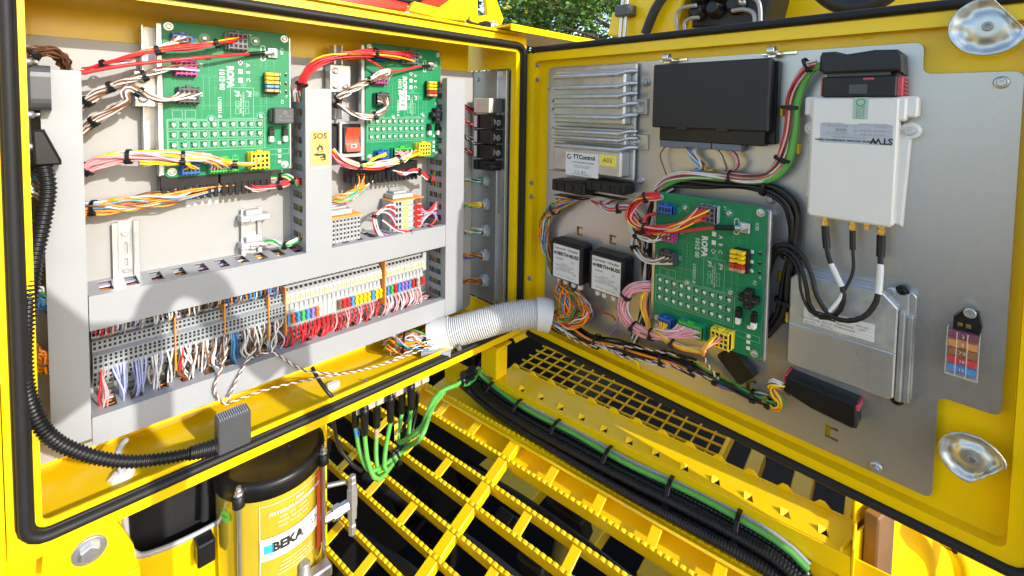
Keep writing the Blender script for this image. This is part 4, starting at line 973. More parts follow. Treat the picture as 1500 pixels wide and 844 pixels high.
# ------------------------------------------------------------------ left: flanged plug on its bracket, boot and corrugated hose
CT = lambda x, y, n=0: BK.p(x, y, n)
u0, v0 = CT(36, 78, .092); v1 = CT(38, 242, .092)[1]
so_ = thing('socket_bracket', 'pale bracket with a grey flanged plug socket at the far left, brown wires above', 'socket', BK.W(u0, v1, .06))
ob('bracket', MB().box(BK, u0 - .0012, u0 + .0012, v1, v0, .004, .100, .0006).box(BK, u0 - .022, u0 - .0014, v1 + .002, v1 + .06, .030, .033, .0006), WHT, so_)
ob('flange', MB().prism(Fr((0, 0, 0), (0, -1, 0), (0, 0, 1)), rrect(.038, .096, CT(38, 162, .092)[1], CT(38, 94, .092)[1], .012), -(u0 + .018), -(u0 + .0014), .002, 0, [rrect(.046, .088, CT(38, 155, .092)[1], CT(38, 101, .092)[1], .007)]), DGREY, so_)
ob('plug_body', MB().box(BK, u0 - .024, u0 - .0014, CT(38, 158, .092)[1], CT(38, 98, .092)[1], .046, .098, .0015).box(BK, u0 - .026, u0 - .002, CT(38, 140, .092)[1], CT(38, 136, .092)[1], .05, .100, .0006).box(BK, u0 - .026, u0 - .002, CT(38, 118, .092)[1], CT(38, 114, .092)[1], .05, .100, .0006), DGREY, so_)
FX = Fr((0, 0, 0), (0, -1, 0), (0, 0, 1)); FXr = Fr((0, 0, 0), (0, 1, 0), (0, 0, 1))
for py, n in ((90, .06), (90, .092), (168, .06), (168, .092), (215, .092)):
    ob('screw', MB().lathe(FXr, -n, CT(38, py, .092)[1], [(.0038, u0 + .0012), (.0038, u0 + .005), (.002, u0 + .0052), (.002, u0 + .009)], 8), ZINC, so_)
bo = MB(); vb0, vb1 = CT(55, 190, .09)[1], CT(60, 242, .09)[1]
for t in range(7):
    pass
bo.prism(BK, [(u0 + .003, vb0), (u0 + .012, vb0), (u0 + .024, vb1 + .004), (u0 + .024, vb1), (u0 + .004, vb1)], .076, .098, .002)
ob('angle_boot', bo, BLK, so_)
bundle('loop of thin brown wires above the left socket', pp(BK, [(40, 84, .07), (52, 76, .065), (72, 76, .06), (88, 84, .05), (94, 97, .04), (94, 106, .035)]), .006, 14, ('db', 'br', 'db'), .0013, (.06,), 81)
for k, (y, cols, lab) in enumerate(((272, ('lb', 'br', 'w', 'lb', 'w', 'o'), 'light blue brown and white wires left of the tall plain duct'), (338, ('g', 'k', 'pk', 'lg', 'br', 'b'), 'green and pink wires left of the tall plain duct'), (432, ('b', 'lb', 'w', 'g'), 'blue wires left of the tall plain duct'), (522, ('o', 'br', 'o', 'o'), 'orange wires left of the tall plain duct, low down'))):
    bundle(lab, pp(BK, [(14, y - 14, .05), (36, y - 6, .055), (58, y + 8, .055), (74, y + 14, .045)]), .009, 16, cols, .0014, (), 83 + k, group='wires left of the tall duct')
hp = pp(BK, [(63, 238, .088), (70, 275, .092), (64, 320, .096), (51, 380, .10), (42, 450, .104), (37, 520, .106), (42, 580, .108), (68, 634, .108), (115, 662, .108), (180, 676, .11), (245, 671, .112), (300, 659, .114), (316, 655, .115)])
hose = thing('corrugated_hose', 'black corrugated hose curving from the left socket down to the small plug box', 'hose', hp[0])
path = resample(smooth(hp, 10), 420)
rad_ = lambda t: .0066 - .0006 * t + .0010 * math.sin(t * 2 * math.pi * 105)
ob('tube', MB().tube(path, rad_, 12), BLK, hose)
ob('end_sleeve', MB().tube(path[-26:], lambda t: .0076 + .0007 * math.sin(t * 40) + .002 * t, 14), BLK, hose)
u0, v0 = BK.p(319, 619, .118); u1, v1 = BK.p(368, 648, .118)
pb_ = thing('plug_box', 'small dark grey plug box with a ribbed top resting on the sill seal', 'plug', BK.W((u0 + u1) / 2, v1, .115))
ob('housing', MB().box(BK, u0, u1, v1, v0, .098, .119, .0015), DGREY, pb_)
for i in range(13): ob('grip_rib', MB().box(BK, u0 + .002 + (u1 - u0 - .004) * i / 13, u0 + .002 + (u1 - u0 - .004) * (i + .55) / 13, v0, v0 + .0016, .099, .118, .0004), GREYP, pb_)

# white corrugated conduit from the sill to the door
ca = BK.w(645, 492, .078); cb = DR.w(812, 458, .034)
hd = Vector((cb.x - ca.x, cb.y - ca.y, 0)); FC = Fr(ca, hd, (0, 0, 1))
cps = [FC.w(x, y, 0) for x, y in ((630, 495), (655, 489), (700, 476), (735, 466), (765, 461), (790, 460), (806, 463))]
path = resample(smooth(cps, 10), 360)
cnd = thing('corrugated_conduit', 'white corrugated conduit carrying the wires from the cabinet sill to the door', 'conduit', ca)
CW = mat('conduit_white', (.60, .60, .59), .38, 0, .03, 40)
ob('tube', MB().tube(path, lambda t: .0255 + .0016 * math.sin(t * 2 * math.pi * 58), 28, caps=False), CW, cnd)
ob('tube_inside', MB().tube(path[::6], .0235, 20, caps=False), CW, cnd)
def cuff(a, b, rr, flange):
    seg = path[a:b]; m = MB(); m.tube(seg, rr, 28, caps=False); m.tube(seg, rr - .0035, 28, caps=False)
    for e in (0, -1):
        c = seg[e]; t = (seg[1] - seg[0]).normalized(); x = t.orthogonal().normalized(); y = t.cross(x); vs = []
        for k in range(28):
            g = 2 * math.pi * k / 28; d = x * math.cos(g) + y * math.sin(g); vs += [c + d * (rr - .0035), c + d * rr]
        m.add(vs, [[2 * k, 2 * k + 1, (2 * k + 3) % 56, (2 * k + 2) % 56] for k in range(28)])
    return ob('end_cuff', m, CW, cnd)
cuff(0, 62, .0295, True); cuff(318, 360, .030, True)
sf = path[20]
FCl = Fr(Vector((path[25].x, path[25].y, ZS0)), hd, FC.N)
ob('saddle', MB().box(FCl, -.026, .026, -.038, .038, -.006 if 0 else .0, .010, .0008) if FCl.N.z > 0 else MB().box(FCl, -.026, .026, -.038, .038, -.010, 0, .0008), LGREY, cnd)
FLo = Fr((0, 0, ZS0), (1, 0, 0), (0, 1, 0))
for dx, dy in ((-.018, -.034), (.018, -.034)):
    p = Vector((path[25].x, path[25].y, 0)) + FC.U * dx + Vector((0, -.032, 0)); ob('screw', MB().lathe(FLo, p.x, p.y, [(.0045, .008), (.0045, .013), (.0022, .0132), (.0022, .019)], 6, smooth=False), ZINC, cnd)
wa = path[4]; t_ = (path[0] - path[10]).normalized()
bundle('thick bundle of orange green and white wires entering the left mouth of the white conduit', [BK.w(575, 508, .035), BK.w(577, 500, .045), BK.w(590, 502, .060), BK.w(612, 500, .070), path[0], path[20]], .0185, 48, ('o', 'o', 'o', 'br', 'o', 'w', 'lb', 'o', 'g', 'o', 'gy', 'w'), .0013, (.36,), 90, res=18, tr=.0185)
twisted('white and brown pair running from the conduit mouth along the cabinet sill', [path[6] + Vector((0, -.012, .004)), BK.w(625, 500, .09), BK.w(590, 520, .092), BK.w(550, 538, .092)], turns=7, seed=3, r=.001)

# ------------------------------------------------------------------ door: finned controller
def dbox(mb, x0, y0, x1, y1, n0, n1, b=.0008, mi=0):
    u0, v0 = D(x0, y0, n1); u1, v1 = D(x1, y1, n1); mb.box(DR, u0, u1, v1, v0, n0, n1, b, mi); return mb
fc = thing('finned_controller', 'ribbed cast aluminium controller with yellow A03 label at the top left of the door', 'controller', DR.W(.1, -.1, 0))
ob('base_flange', dbox(dbox(MB(), 806, 100, 928, 266, .004, .010, .002), 908, 150, 944, 166, .0004, .006, .001), CAST, fc)
ob('side_tab', dbox(MB(), 925, 145, 948, 168, .0004, .005, .0008), CAST, fc); ob('side_tab', dbox(MB(), 925, 196, 948, 220, .0004, .005, .0008), CAST, fc)
ob('housing', dbox(dbox(MB(), 812, 106, 914, 184, .0095, .030, .003), 812, 184, 916, 214, .0095, .022, .002), CAST, fc)
ob('terminal_housing', dbox(MB(), 811, 214, 909, 262, .0095, .036, .003), CAST, fc)
for py, n in ((113, .034), (129, .033), (142, .034), (155, .033), (170, .034), (191, .028), (200, .026), (212, .033)):
    u0, v = D(812, py, n); u1 = D(907, py, n)[0]
    rib = MB(); rib.tube([DR.W(u0, v, n), DR.W(u1, v, n), DR.W(u1 + .012, v + .005, n - .010), DR.W(u1 + .022, v + .005, n - .018)], .0036, 8)
    rib.box(DR, u0 + .001, u1, v - .0032, v + .0032, n - .018, n - .001, .001)
    for a in (0, .45, .97): rib.lathe(DR, u0 + (u1 - u0) * a, v, [(.0048, -.010), (.0040, .0015), (.003, .003)], 10, n0=n)
    ob('cooling_rib', rib, CAST, fc)
for px, py in ((808, 148), (808, 160), (808, 188), (808, 200)):
    u, v = D(px, py, .02); ob('bolt', MB().lathe(Fr(DR.W(u, v, .02), (0, 0, 1), DR.N), 0, 0, [(.0032, 0), (.0032, .004), (.002, .0045)], 8), ZINC, fc)
for px, py in ((932, 156), (932, 208)): u, v = D(px, py, .005); screw(DR, u, v, .005, fc, .004, .005)
u0, v0 = D(829, 222, .0365); u1, v1 = D(876, 262, .0365)
lb = ob('type_label', MB().box(DR, u0, u1, v1, v0, .036, .0366, .0001), PAPER, fc); um = (u0 + u1) / 2
text('TTControl', .0105, DR, um + .005, v0 - .0075, .0368, BLKP, lb, bold=.0004); ob('maker_ring', MB().prism(DR, [(u0 + .008 + .0048 * math.cos(R(60 + 24 * i)), v0 - .008 + .0048 * math.sin(R(60 + 24 * i))) for i in range(14)] + [(u0 + .008 + .003 * math.cos(R(60 + 24 * i)), v0 - .008 + .003 * math.sin(R(60 + 24 * i))) for i in range(13, -1, -1)], .0365, .0368), BLKP, lb)
text('HY-TTC 580-CP-2.3M-ET-WD-02-CP5-000', .0026, DR, um + .003, v0 - .017, .0368, BLKP, lb, bold=.0001); text('SN 00284   HW 01.10   28V 14A\nPN 12-3408   2018   02/2018', .0026, DR, um, v0 - .024, .0368, BLKP, lb); text('C E  (E1)  ', .0068, DR, um, v0 - .034, .0368, BLKP, lb)
text('Made in Austria  www.ttcontrol.com', .0028, DR, um, v1 + .003, .0368, BLKP, lb)
u0, v0 = D(878, 226, .0365); u1, v1 = D(902, 245, .0365); ya = ob('position_label', MB().box(DR, u0, u1, v1, v0, .036, .0366, .0001), YLAB, fc); text('A03', .0110, DR, (u0 + u1) / 2, (v0 + v1) / 2, .0368, BLKP, ya)
pl_ = thing('plug_pair', 'two black plugs side by side at the foot of the finned controller', 'connector', DR.W(.08, -.15, 0))
for x0, x1 in ((808, 856), (858, 914)):
    mb = dbox(dbox(MB(), x0, 262, x1, 287, .004, .036, .002), x0 + 2, 285, x1 - 3, 294, .006, .030, .0015)
    u0, v0 = D(x0, 270, .036); u1, _ = D(x1, 270, .036)
    for k in range(4): a = u0 + (u1 - u0) * (k + .5) / 4; mb.box(DR, a - .003, a + .003, v0 - .008, v0 + .004, .035, .038, .0005)
    ob('plug', mb, BLK, pl_)
def qd(*L): return pp(DR, L)
GD = 'wire bundles on the door'
bundle('orange and blue wires curving from the finned controller down the hinge side', qd((838, 292, .022), (822, 300, .026), (804, 314, .022), (796, 336, .018), (800, 362, .012), (812, 400, .010)), .0085, 22, ('o', 'o', 'lb', 'o', 'w', 'b', 'o', 'g', 'br'), .0013, (.28,), 101, group=GD, s0=[DR.w(812 + 2.1 * i, 291, .02) for i in range(22)])
bundle('red and white wires leaving the right plug of the finned controller', qd((872, 296, .02), (884, 304, .026), (902, 306, .026), (922, 304, .02), (936, 318, .014), (945, 345, .012)), .0055, 12, ('r', 'pk', 'w', 'w', 'br', 'r'), .0013, (.45,), 102, group=GD, s0=[DR.w(866 + 3.2 * i, 294, .02) for i in range(12)])

# black control box with two metal clips
bb = thing('control_box', 'large flat black plastic control box held by two spring clips', 'control box', DR.W(.36, -.05, 0))
u0, v0 = D(957, 95, .030); u1, v1 = D(1125, 194, .030)
ob('lid', MB().box(DR, u0, u1, v1, v0, .012, .030, .0022), BLKM, bb)
ob('base', MB().box(DR, u0 + .004, u1 - .002 + .006, v1 - .016, v0 - .003, .0004, .0125, .001).box(DR, u0 + .010, u1 - .006, v1 - .019, v1 + .004, .006, .024, .0012), BLK, bb)
for a in (.25, .60): ob('latch_notch', MB().box(DR, u0 + (u1 - u0) * a, u0 + (u1 - u0) * (a + .09), v1 - .0016, v1 + .004, .0290, .0308, .0005), BLKM, bb)
for px, py in ((967, 213), (1002, 214), (1043, 217)):
    a, b = D(px, py, .02); ob('plug', MB().box(DR, a, a + .040, b - .002, b + .009, .004, .022, .001), mat('plug_slate', (.12, .15, .20), .4, 0, .1), bb)
SPR = mat('spring_steel', (.7, .68, .62), .18, 1, .05)
for px, py in ((970, 92), (1120, 83)):
    a, b = D(px, py, .014); mb = MB()
    pr = [(math.cos(R(g)) * .0075, math.sin(R(g)) * .0065) for g in range(-40, 300, 20)]
    P_ = [DR.W(a + .006, b + .006 + y, .016 + x) for x, y in pr]
    for s in (0, .0022, .0044, .0066): mb.tube([p + DR.U * s for p in P_], .0013, 5)
    mb.box(DR, a - .004, a + .018, b + .001, b + .004, .001, .016, .0005); mb.box(DR, a + .012, a + .034, b + .002, b + .006, .001, .004, .0005)
    ob('clip', mb, SPR, bb)
bundle('single brown wire below the black control box', qd((974, 215, .014), (967, 228, .016), (972, 245, .014), (979, 264, .012)), 0, 1, ('br',), .0012, (), 103, group=GD)
bundle('blue white and brown wires hanging from the middle plug of the black control box', qd((1012, 217, .014), (1012, 228, .018), (1026, 240, .02), (1024, 250, .016), (985, 266, .016), (970, 280, .014)), .0045, 7, ('w', 'lb', 'br', 'lb', 'w'), .0012, (), 104, group=GD, wig=1.2, s0=[DR.w(1006 + 3 * i, 217, .014) for i in range(7)])
bundle('white and brown wires from the right plug of the black control box', qd((1050, 219, .014), (1060, 234, .018), (1065, 248, .014), (1064, 256, .012)), .0018, 3, ('w', 'w', 'br'), .0012, (), 105, group=GD)
bundle('pink and red wires from the right plug of the black control box', qd((1072, 219, .014), (1081, 236, .02), (1076, 250, .018), (1060, 255, .014)), .0025, 4, ('pk', 'r', 'br', 'pk'), .0012, (), 106, group=GD)
# thick green cable with thin wires
gpth = qd((1206, 96, .026), (1190, 101, .026), (1176, 122, .022), (1167, 152, .020), (1164, 185, .020), (1160, 215, .020), (1152, 242, .020), (1132, 261, .020), (1100, 265, .020), (1060, 261, .020), (1015, 259, .020), (985, 266, .018), (968, 280, .014))
cable('thick green cable running from the white modem plug down and left across the door', gpth, .0050, 'sg', sides=12, name='green_cable')
bundle('thin white brown and red wires tied alongside the thick green cable', [p + DR.N * .004 - DR.U * .006 - DR.V * -.003 for p in gpth], .0050, 9, ('w', 'br', 'r', 'w', 'pk', 'w', 'db'), .0012, (.05, .22, .40, .63), 107, group=GD, res=36, twist=2.5, tr=.0092)
for px, py in ((1155, 160), (1160, 214), (1035, 250), (1145, 455)):
    a, b = D(px, py, .003); o = thing('cable_clip', {1155: 'yellow cable clip at the upper tie of the thick green cable', 1160: 'yellow cable clip at the second tie of the thick green cable', 1035: 'yellow cable clip below the black control box', 1145: 'yellow cable clip beside the black cables right of the door board'}[px], 'cable clip', DR.W(a, b, 0), 'yellow cable clips on the door')
    ob('clip', MB().box(DR, a - .006, a + .010, b - .003, b + .003, .0004, .012, .001).box(DR, a - .006, a - .003, b - .009, b + .004, .0004, .016, .001).box(DR, a + .008, a + .011, b - .009, b + .004, .0004, .016, .001), mat('clip_yellow', (.85, .55, .02), .4, 0, .05), o)

# white modem
mo = thing('white_modem', 'white plastic modem with grey label upside down and brass antenna sockets', 'modem', DR.W(.54, -.14, 0))
u0, v0 = D(1189, 143, .030); u1, v1 = D(1320, 336, .030)
u0b = D(1194, 320, .030)[0]
ob('housing', MB().prism(DR, [(u0 + .001, v0 - .0005), (u0 + .001, v1 + .003), (u0 + .004, v1), (u1 - .010, v1), (u1 - .007, v1 + .003), (u1 - .007, v0 - .0005)], .012, .0315, .002).box(DR, u0 - .001, u1 - .001, v0 - .026, v0, .012, .0300, .002), WHT, mo)
ob('base', MB().prism(DR, [(u0 - .006, v0 - .03), (u0 - .006, v1 + .02), (u1 - .001, v1 - .001), (u1 + .003, v0 - .03)], .0004, .0125, .002).box(DR, u0 - .008, u1 + .008, v0 - .022, v0 + .001, .0004, .026, .002), WHT, mo)
for px, py in ((1190, 188), (1333, 192)):
    a, b = D(px, py, .012); mb = MB(); mb.lathe(DR, a, b, [(.0095, 0), (.0095, .012), (.008, .013)], 18); ob('ear', mb, WHT, mo); screw(DR, a, b, .0130, mo, .0048, .0035, name='screw', wash=False)
u0l, v0l = D(1202, 181, .0315); u1l, v1l = D(1307, 214, .0315)
LB = mat('blue_grey_label', (.46, .50, .56), .4, 0, .03)
lb = ob('type_label', MB().box(DR, u0l, u1l, v1l, v0l, .0305, .0316, .0001), LB, mo); W_ = u1l - u0l
text('SENSOR-TECHNIK WIEDEMANN GMBH', .0033, DR, u0l + W_ * .36, v1l + .0035, .0318, BLKP, lb, rot=math.pi, bold=.0001)
text('STW', .0095, DR, u0l + W_ * .86, v1l + .0048, .0318, BLKP, lb, rot=math.pi, bold=.0003)
for a, b, s in ((.42, .0072, 'Typ: TC3G  Data Logger Modem'), (.25, .012, 'PLANT: R0321  070'), (.74, .0115, 'PART NR. NO. 64828'), (.72, .0155, 'V CONFIRMED USB READY RTC'), (.25, .0200, 'BJN  21.265.631.005'), (.84, .0200, 'MODEL 01'), (.75, .0232, 'TYPENSCHILD TELEMATIK'), (.18, .0232, 'MADE IN GERMANY')): text(s, .0024, DR, u0l + W_ * a, v1l + b, .0318, GREYPR, lb, rot=math.pi)
mb = MB(); q = random.Random(3)
for i in range(16): a = u0l + W_ * (.22 + .011 * i); mb.quad(DR, a, a + W_ * q.choice((.003, .006)), v1l + .0138, v1l + .0175, .0318)
mb.quad(DR, u0l + W_ * .499, u0l + W_ * .502, v1l + .009, v1l + .022, .0318)
for b in (.0098, .0218): mb.quad(DR, u0l + .001, u1l - .001, v1l + b, v1l + b + .0002, .0318)
ob('bar_code', mb, GREYPR, lb)['kind'] = 'stuff'
a, b = D(1260, 155, .0345); se = ob('seal_sticker', MB().box(DR, a - .007, a + .007, b - .015, b + .0095, .0312, .0319, .0001), mat('seal_green_grey', (.42, .52, .50), .35, 0, .05), mo)
ob('seal_ring', MB().prism(DR, [(a + .0045 * math.cos(R(20 * i)), b + .004 + .0045 * math.sin(R(20 * i))) for i in range(18)], .0318, .0322, 0, 0, [[(a + .0033 * math.cos(R(20 * i)), b + .004 + .0033 * math.sin(R(20 * i))) for i in range(18)]]), CGRN, se)
text('WARRANTY\nVOID IF SEAL\nIS DAMAGED', .0028, DR, a, b - .007, .0322, CGRN, se, rot=math.pi / 2)
GP2 = mat('faint_print', (.50, .50, .50), .5, 0, 0)
for s, px, py, sz, ro in (('Status', 1231, 257, .0085, math.pi), ('WIFI/BT', 1206, 309, .0042, math.pi / 2), ('GNSS', 1246, 318, .0042, math.pi / 2), ('CAN', 1267, 322, .0042, math.pi / 2), ('AC', 1289, 323, .0042, math.pi / 2)): a, b = D(px, py, .0312); text(s, sz, DR, a, b, .0313, GP2, mo, rot=ro)
FDn = Fr((0, 0, 0), DR.U, -DR.N)   # local N points down the door
SMA = []
for px, py in ((1209, 326), (1249, 332), (1270, 336), (1291, 340)):
    a, b = D(px, py, .020); P0 = DR.W(a, v1 + .001, .020); F = Fr(P0, DR.U, -DR.N)
    if F.N.z > 0: F = Fr(P0, DR.U, DR.N)
    mb = MB(); mb.lathe(F, 0, 0, [(.0038, 0), (.0038, .003), (.0032, .0032), (.0032, .006), (.0042, .0062), (.0042, .011), (.0026, .0112), (.0026, .014)] if px != 1270 else [(.0036, 0), (.0036, .004), (.003, .0042), (.003, .009)], 8, smooth=False); ob('antenna_socket', mb, BRASS, mo); SMA.append(DR.W(a, v1 - .012, .020))
mp_ = thing('modem_plug', 'black lever plug with red catches on top of the white modem', 'connector', DR.W(.54, .03, 0))
ob('plug_body', dbox(MB(), 1205, 113, 1313, 142, .004, .032, .0015), BLK, mp_)
ob('plug_step', dbox(MB(), 1212, 102, 1306, 116, .006, .028, .001), DGREY, mp_)
u0, v0 = D(1201, 78, .034); u1, v1 = D(1313, 104, .034)
ob('cable_cover', MB().prism(DR, [(u0, v1 + .004), (u0 + .004, v1), (u1, v1), (u1 + .004, v1 - .004), (u1 + .007, v1 - .004), (u1 + .005, v0 - .006), (u1, v0 - .001), (u1 - .02, v0), (u1 - .045, v0 - .003), (u0 + .015, v0 + .001), (u0 + .002, v0 + .001), (u0, v0 - .004)], .004, .034, .0025), BLKM, mp_)
CRED = mat('catch_red', (.55, .05, .09), .4, 0, .08)
mb = dbox(MB(), 1314, 112, 1322, 141, .004, .030, .001)
for i in range(5): dbox(mb, 1321, 113 + i * 5.6, 1327, 116 + i * 5.6, .006, .026, .0004)
ob('catch', mb, CRED, mp_); ob('catch', dbox(MB(), 1203, 114, 1206, 141, .006, .029, .0005), CRED, mp_); ob('catch', dbox(MB(), 1264, 114, 1280, 117, .010, .033, .0005), CRED, mp_)
ob('plug_print', dbox(MB(), 1244, 124, 1270, 137, .0322, .0324, 0), DGREY, mp_)

# silver engine control unit
ec = thing('engine_controller', 'flat silver cast controller with a white label, behind the black antenna loops', 'controller', DR.W(.53, -.32, 0))
u0, v0 = D(1158, 398, .022); u1, v1 = D(1308, 588, .022)
GALV = mat('galvanised_metal', (.52, .55, .57), .40, .65, .2, 110, .15, 200)
POL = mat('brushed_aluminium', (.70, .69, .66), .28, .7, .05, 14, .01, 60)
ob('base', MB().prism(DR, rrect(u0 - .004, u1 + .014, v1 - .004, v0 + .004, .006), .0004, .009, .001).box(DR, u0 - .002, u1 + .008, v1 - .002, v0 + .002, .0085, .014, .001), CAST, ec)
vm = D(1230, 494, .022)[1]
ob('cover', MB().prism(DR, [(u0 + .008, v0), (u1 - .014, v0), (u1, v0 - .014), (u1, vm), (u0, vm), (u0, v0 - .008)], .0135, .022, .0015), GALV, ec)
ob('cover', MB().prism(DR, [(u0, vm - .0002), (u1, vm - .0002), (u1, v1 + .004), (u1 - .004, v1), (u0 + .004, v1), (u0, v1 + .004)], .0135, .0222, .0015), POL, ec)
ob('cooling_edge', MB().box(DR, u1 + .001, u1 + .006, v1, v0 - .018, .009, .020, .001).box(DR, u1 + .0075, u1 + .0125, v1, v0 - .022, .009, .015, .001), CAST, ec)
for px, py in ((1168, 391), (1322, 426), (1314, 585), (1307, 428)): a, b = D(px, py, .009); screw(DR, a, b, .009, ec, .0042, .006, BLK if px != 1307 else ZINC)
u0l, v0l = D(1178, 448, .0225); u1l, v1l = D(1280, 502, .0225); lb = ob('type_label', MB().box(DR, u0l, u1l, v1l, v0l, .0215, .0226, .0001), PAPER, ec); W_, H_ = u1l - u0l, v0l - v1l
mb = MB()
for f in (0, .2, .4, .6): mb.quad(DR, u0l + .002, u1l - .002, v1l + .002 + H_ * f, v1l + .0022 + H_ * f, .0228)
for f in (.22, .48, .72): mb.quad(DR, u0l + W_ * f, u0l + W_ * f + .0002, v1l + .002, v1l + H_ * .6, .0228)
ob('label_lines', mb, GREYPR, lb)
text('HOLMER', .0095, DR, u0l + W_ * .34, v0l - .006, .0229, BLKP, lb, bold=.0006) if 0 else text('IDLEP', .0095, DR, u0l + W_ * .34, v0l - .006, .0229, BLKP, lb, bold=.0006)
for a, b, s in ((.11, .53, 'Typ'), (.11, .32, 'Fert.Datum'), (.35, .32, '02/14'), (.60, .50, 'Spannung'), (.84, .50, '24V'), (.60, .30, 'Prüfstempel'), (.11, .12, 'Art.Nr.'), (.35, .12, '841352'), (.84, .68, '071-45')): text(s, .0042, DR, u0l + W_ * a, v1l + H_ * b, .0229, GREYPR, lb)
ep = thing('controller_plug', 'long black plug with red edges below the silver controller', 'connector', DR.W(.49, -.39, 0))
u0, v0 = D(1150, 550, .026); u1, v1 = D(1254, 612, .026); v1 = D(1152, 588, .026)[1]; sl = (D(1256, 590, .026)[1] - D(1150, 545, .026)[1])
ob('plug_body', MB().prism(DR, [(u0, v0), (u1, v0 - .003), (u1 + .001, v1 + .002), (u1 - .004, v1), (u0 + .03, v1 + .004), (u0, v1 + .012)], .0004, .028, .002), BLK, ep)
ob('catch', MB().box(DR, u0 - .001, u0 + .002, v0 - .010, v0 + .002, .002, .0265, .0005), CRED, ep); ob('catch', MB().box(DR, u1 - .001, u1 + .0025, v0 - .010, v0 - .003, .002, .0265, .0005), CRED, ep)

# fuse holder under a clear cover
fh = thing('fuse_holder', 'black fuse holder with a clear cover over five coloured blade fuses', 'fuse holder', DR.W(.64, -.28, 0))
u0, v0 = D(1398, 450, .006); u1, v1 = D(1444, 500, .006)
ob('base', MB().prism(DR, [(u0, v1 - .036), (u1 - .009, v1 - .036), (u1 - .003, v1 + .015), (u1 - .006, v0), (u0 + .007, v0), (u0, v0 - .009)], .0004, .010, .001), BLK, fh)
a, b = D(1421, 458, .010); screw(DR, a, b, .010, fh, .0050, .004, name='screw', wash=False)
FUSC['dark_magenta'] = mat('fuse_dark_magenta', (.20, .02, .07), .3); FUSC['amber'] = mat('fuse_amber', (.70, .28, .06), .3); FUSC['amber_brown'] = mat('fuse_amber_brown', (.30, .12, .02), .3)
CLR2 = mat('clear_plastic_edge', (.85, .84, .78), .15, 0, 0, alpha=.38)
CLR = mat('clear_plastic', (.93, .93, .90), .12, 0, 0, alpha=.03)
ua_, va_ = D(1387, 481, .022); ub_, vb_ = D(1432, 562, .022)
ob('fuse_bed', MB().box(DR, ua_ + .003, ub_ - .002, vb_ + .002, va_ - .002, .0095, .012, .0005), DGREY, fh)
for i, (k, s) in enumerate((('dark_magenta', '3'), ('amber', '5'), ('amber_brown', '7.5'), ('red', '10'), ('blue', '15'))):
    v = va_ - .006 - (va_ - vb_ - .010) * i / 4.4
    o = fuse(k, fh, DR.M((ua_ + ub_) / 2, v, .012), .0225, .0085, .0075); text(s, .0046, DR, (ua_ + ub_) / 2, v, .0196, WHTP, o)
cv = MB(); t = .0009
cv.box(DR, ua_, ub_, vb_, va_, .0215, .0215 + t, .0003); cv.box(DR, ua_, ua_ + t, vb_, va_, .008, .0214, .0002, 1); cv.box(DR, ub_ - t, ub_, vb_, va_, .008, .0214, .0002, 1); cv.box(DR, ua_ + t, ub_ - t, vb_, vb_ + t, .008, .0214, .0002, 1)
for f in (.3, .62): cv.box(DR, ua_ + (ub_ - ua_) * f, ua_ + (ub_ - ua_) * f + .0008, vb_ + .001, va_ - .001, .0225, .0235, .0002, 1)
ob('clear_cover', cv, [CLR, CLR2], fh)
for dx in (-.003, .003): ob('contact', MB().box(DR, (ua_ + ub_) / 2 + dx - .002, (ua_ + ub_) / 2 + dx + .002, va_ + .002, va_ + .006, .010, .0125, .0004), BRASS, fh)

# two voltage converters
for k, (x0, y0, x1, y1, lab) in enumerate(((806, 349, 851, 421, 'black voltage converter with a white printed face, the left one nearer the hinge'), (862, 366, 912, 441, 'black voltage converter with a white printed face, standing next to the door board'))):
    u0, v0 = D(x0, y0, .034); u1, v1 = D(x1, y1, .034); cvt = thing('voltage_converter', lab, 'converter', DR.W((u0 + u1) / 2, v1, 0), 'voltage converters on the door')
    ob('housing', MB().box(DR, u0, u1, v1, v0, .0004, .034, .004), BLK, cvt)
    w_, h_ = u1 - u0, v0 - v1; a0, a1 = u0 + w_ * .12, u1 - w_ * .07; b1, b0 = v1 + h_ * .05, v0 - h_ * .10
    lb = ob('face_label', MB().box(DR, a0, a1, b1, b0, .0335, .0345, .0001), WHTP, cvt); am = (a0 + a1) / 2; aw, ah = a1 - a0, b0 - b1
    text('Converter • Wandler', aw * .104, DR, am, b0 - ah * .10, .0347, BLKP, lb, bold=.0001); text('HERTH+BUSS', aw * .145, DR, am + aw * .05, b0 - ah * .26, .0347, BLKP, lb, bold=.0004)
    ob('maker_mark', MB().box(DR, a0 + aw * .04, a0 + aw * .10, b0 - ah * .30, b0 - ah * .22, .0345, .0347, 0), BLKP, lb)
    text('76300008', aw * .075, DR, a0 + aw * .25, b0 - ah * .41, .0347, BLKP, lb); text('E4', aw * .08, DR, a0 + aw * .76, b0 - ah * .44, .0347, BLKP, lb); text('Max Last\nDauerleistung    } 10 A/24V\nContinuous Load\nDauerbelastung  } 8 A/24V', aw * .062, DR, am - aw * .04, b0 - ah * .64, .0347, BLKP, lb); text('CE', aw * .10, DR, a0 + aw * .84, b0 - ah * .78, .0347, BLKP, lb)
    text('Input / Output     Output / Output', aw * .048, DR, am, b0 - ah * .90, .0347, BLKP, lb)
    for f in (.16, .36, .62, .82):
        a = u0 + w_ * f; pg = ob('spade_plug', MB().box(DR, a - .0040, a + .0040, v1 - .012, v1 + .002, .014, .022, .0012), WHT, cvt)

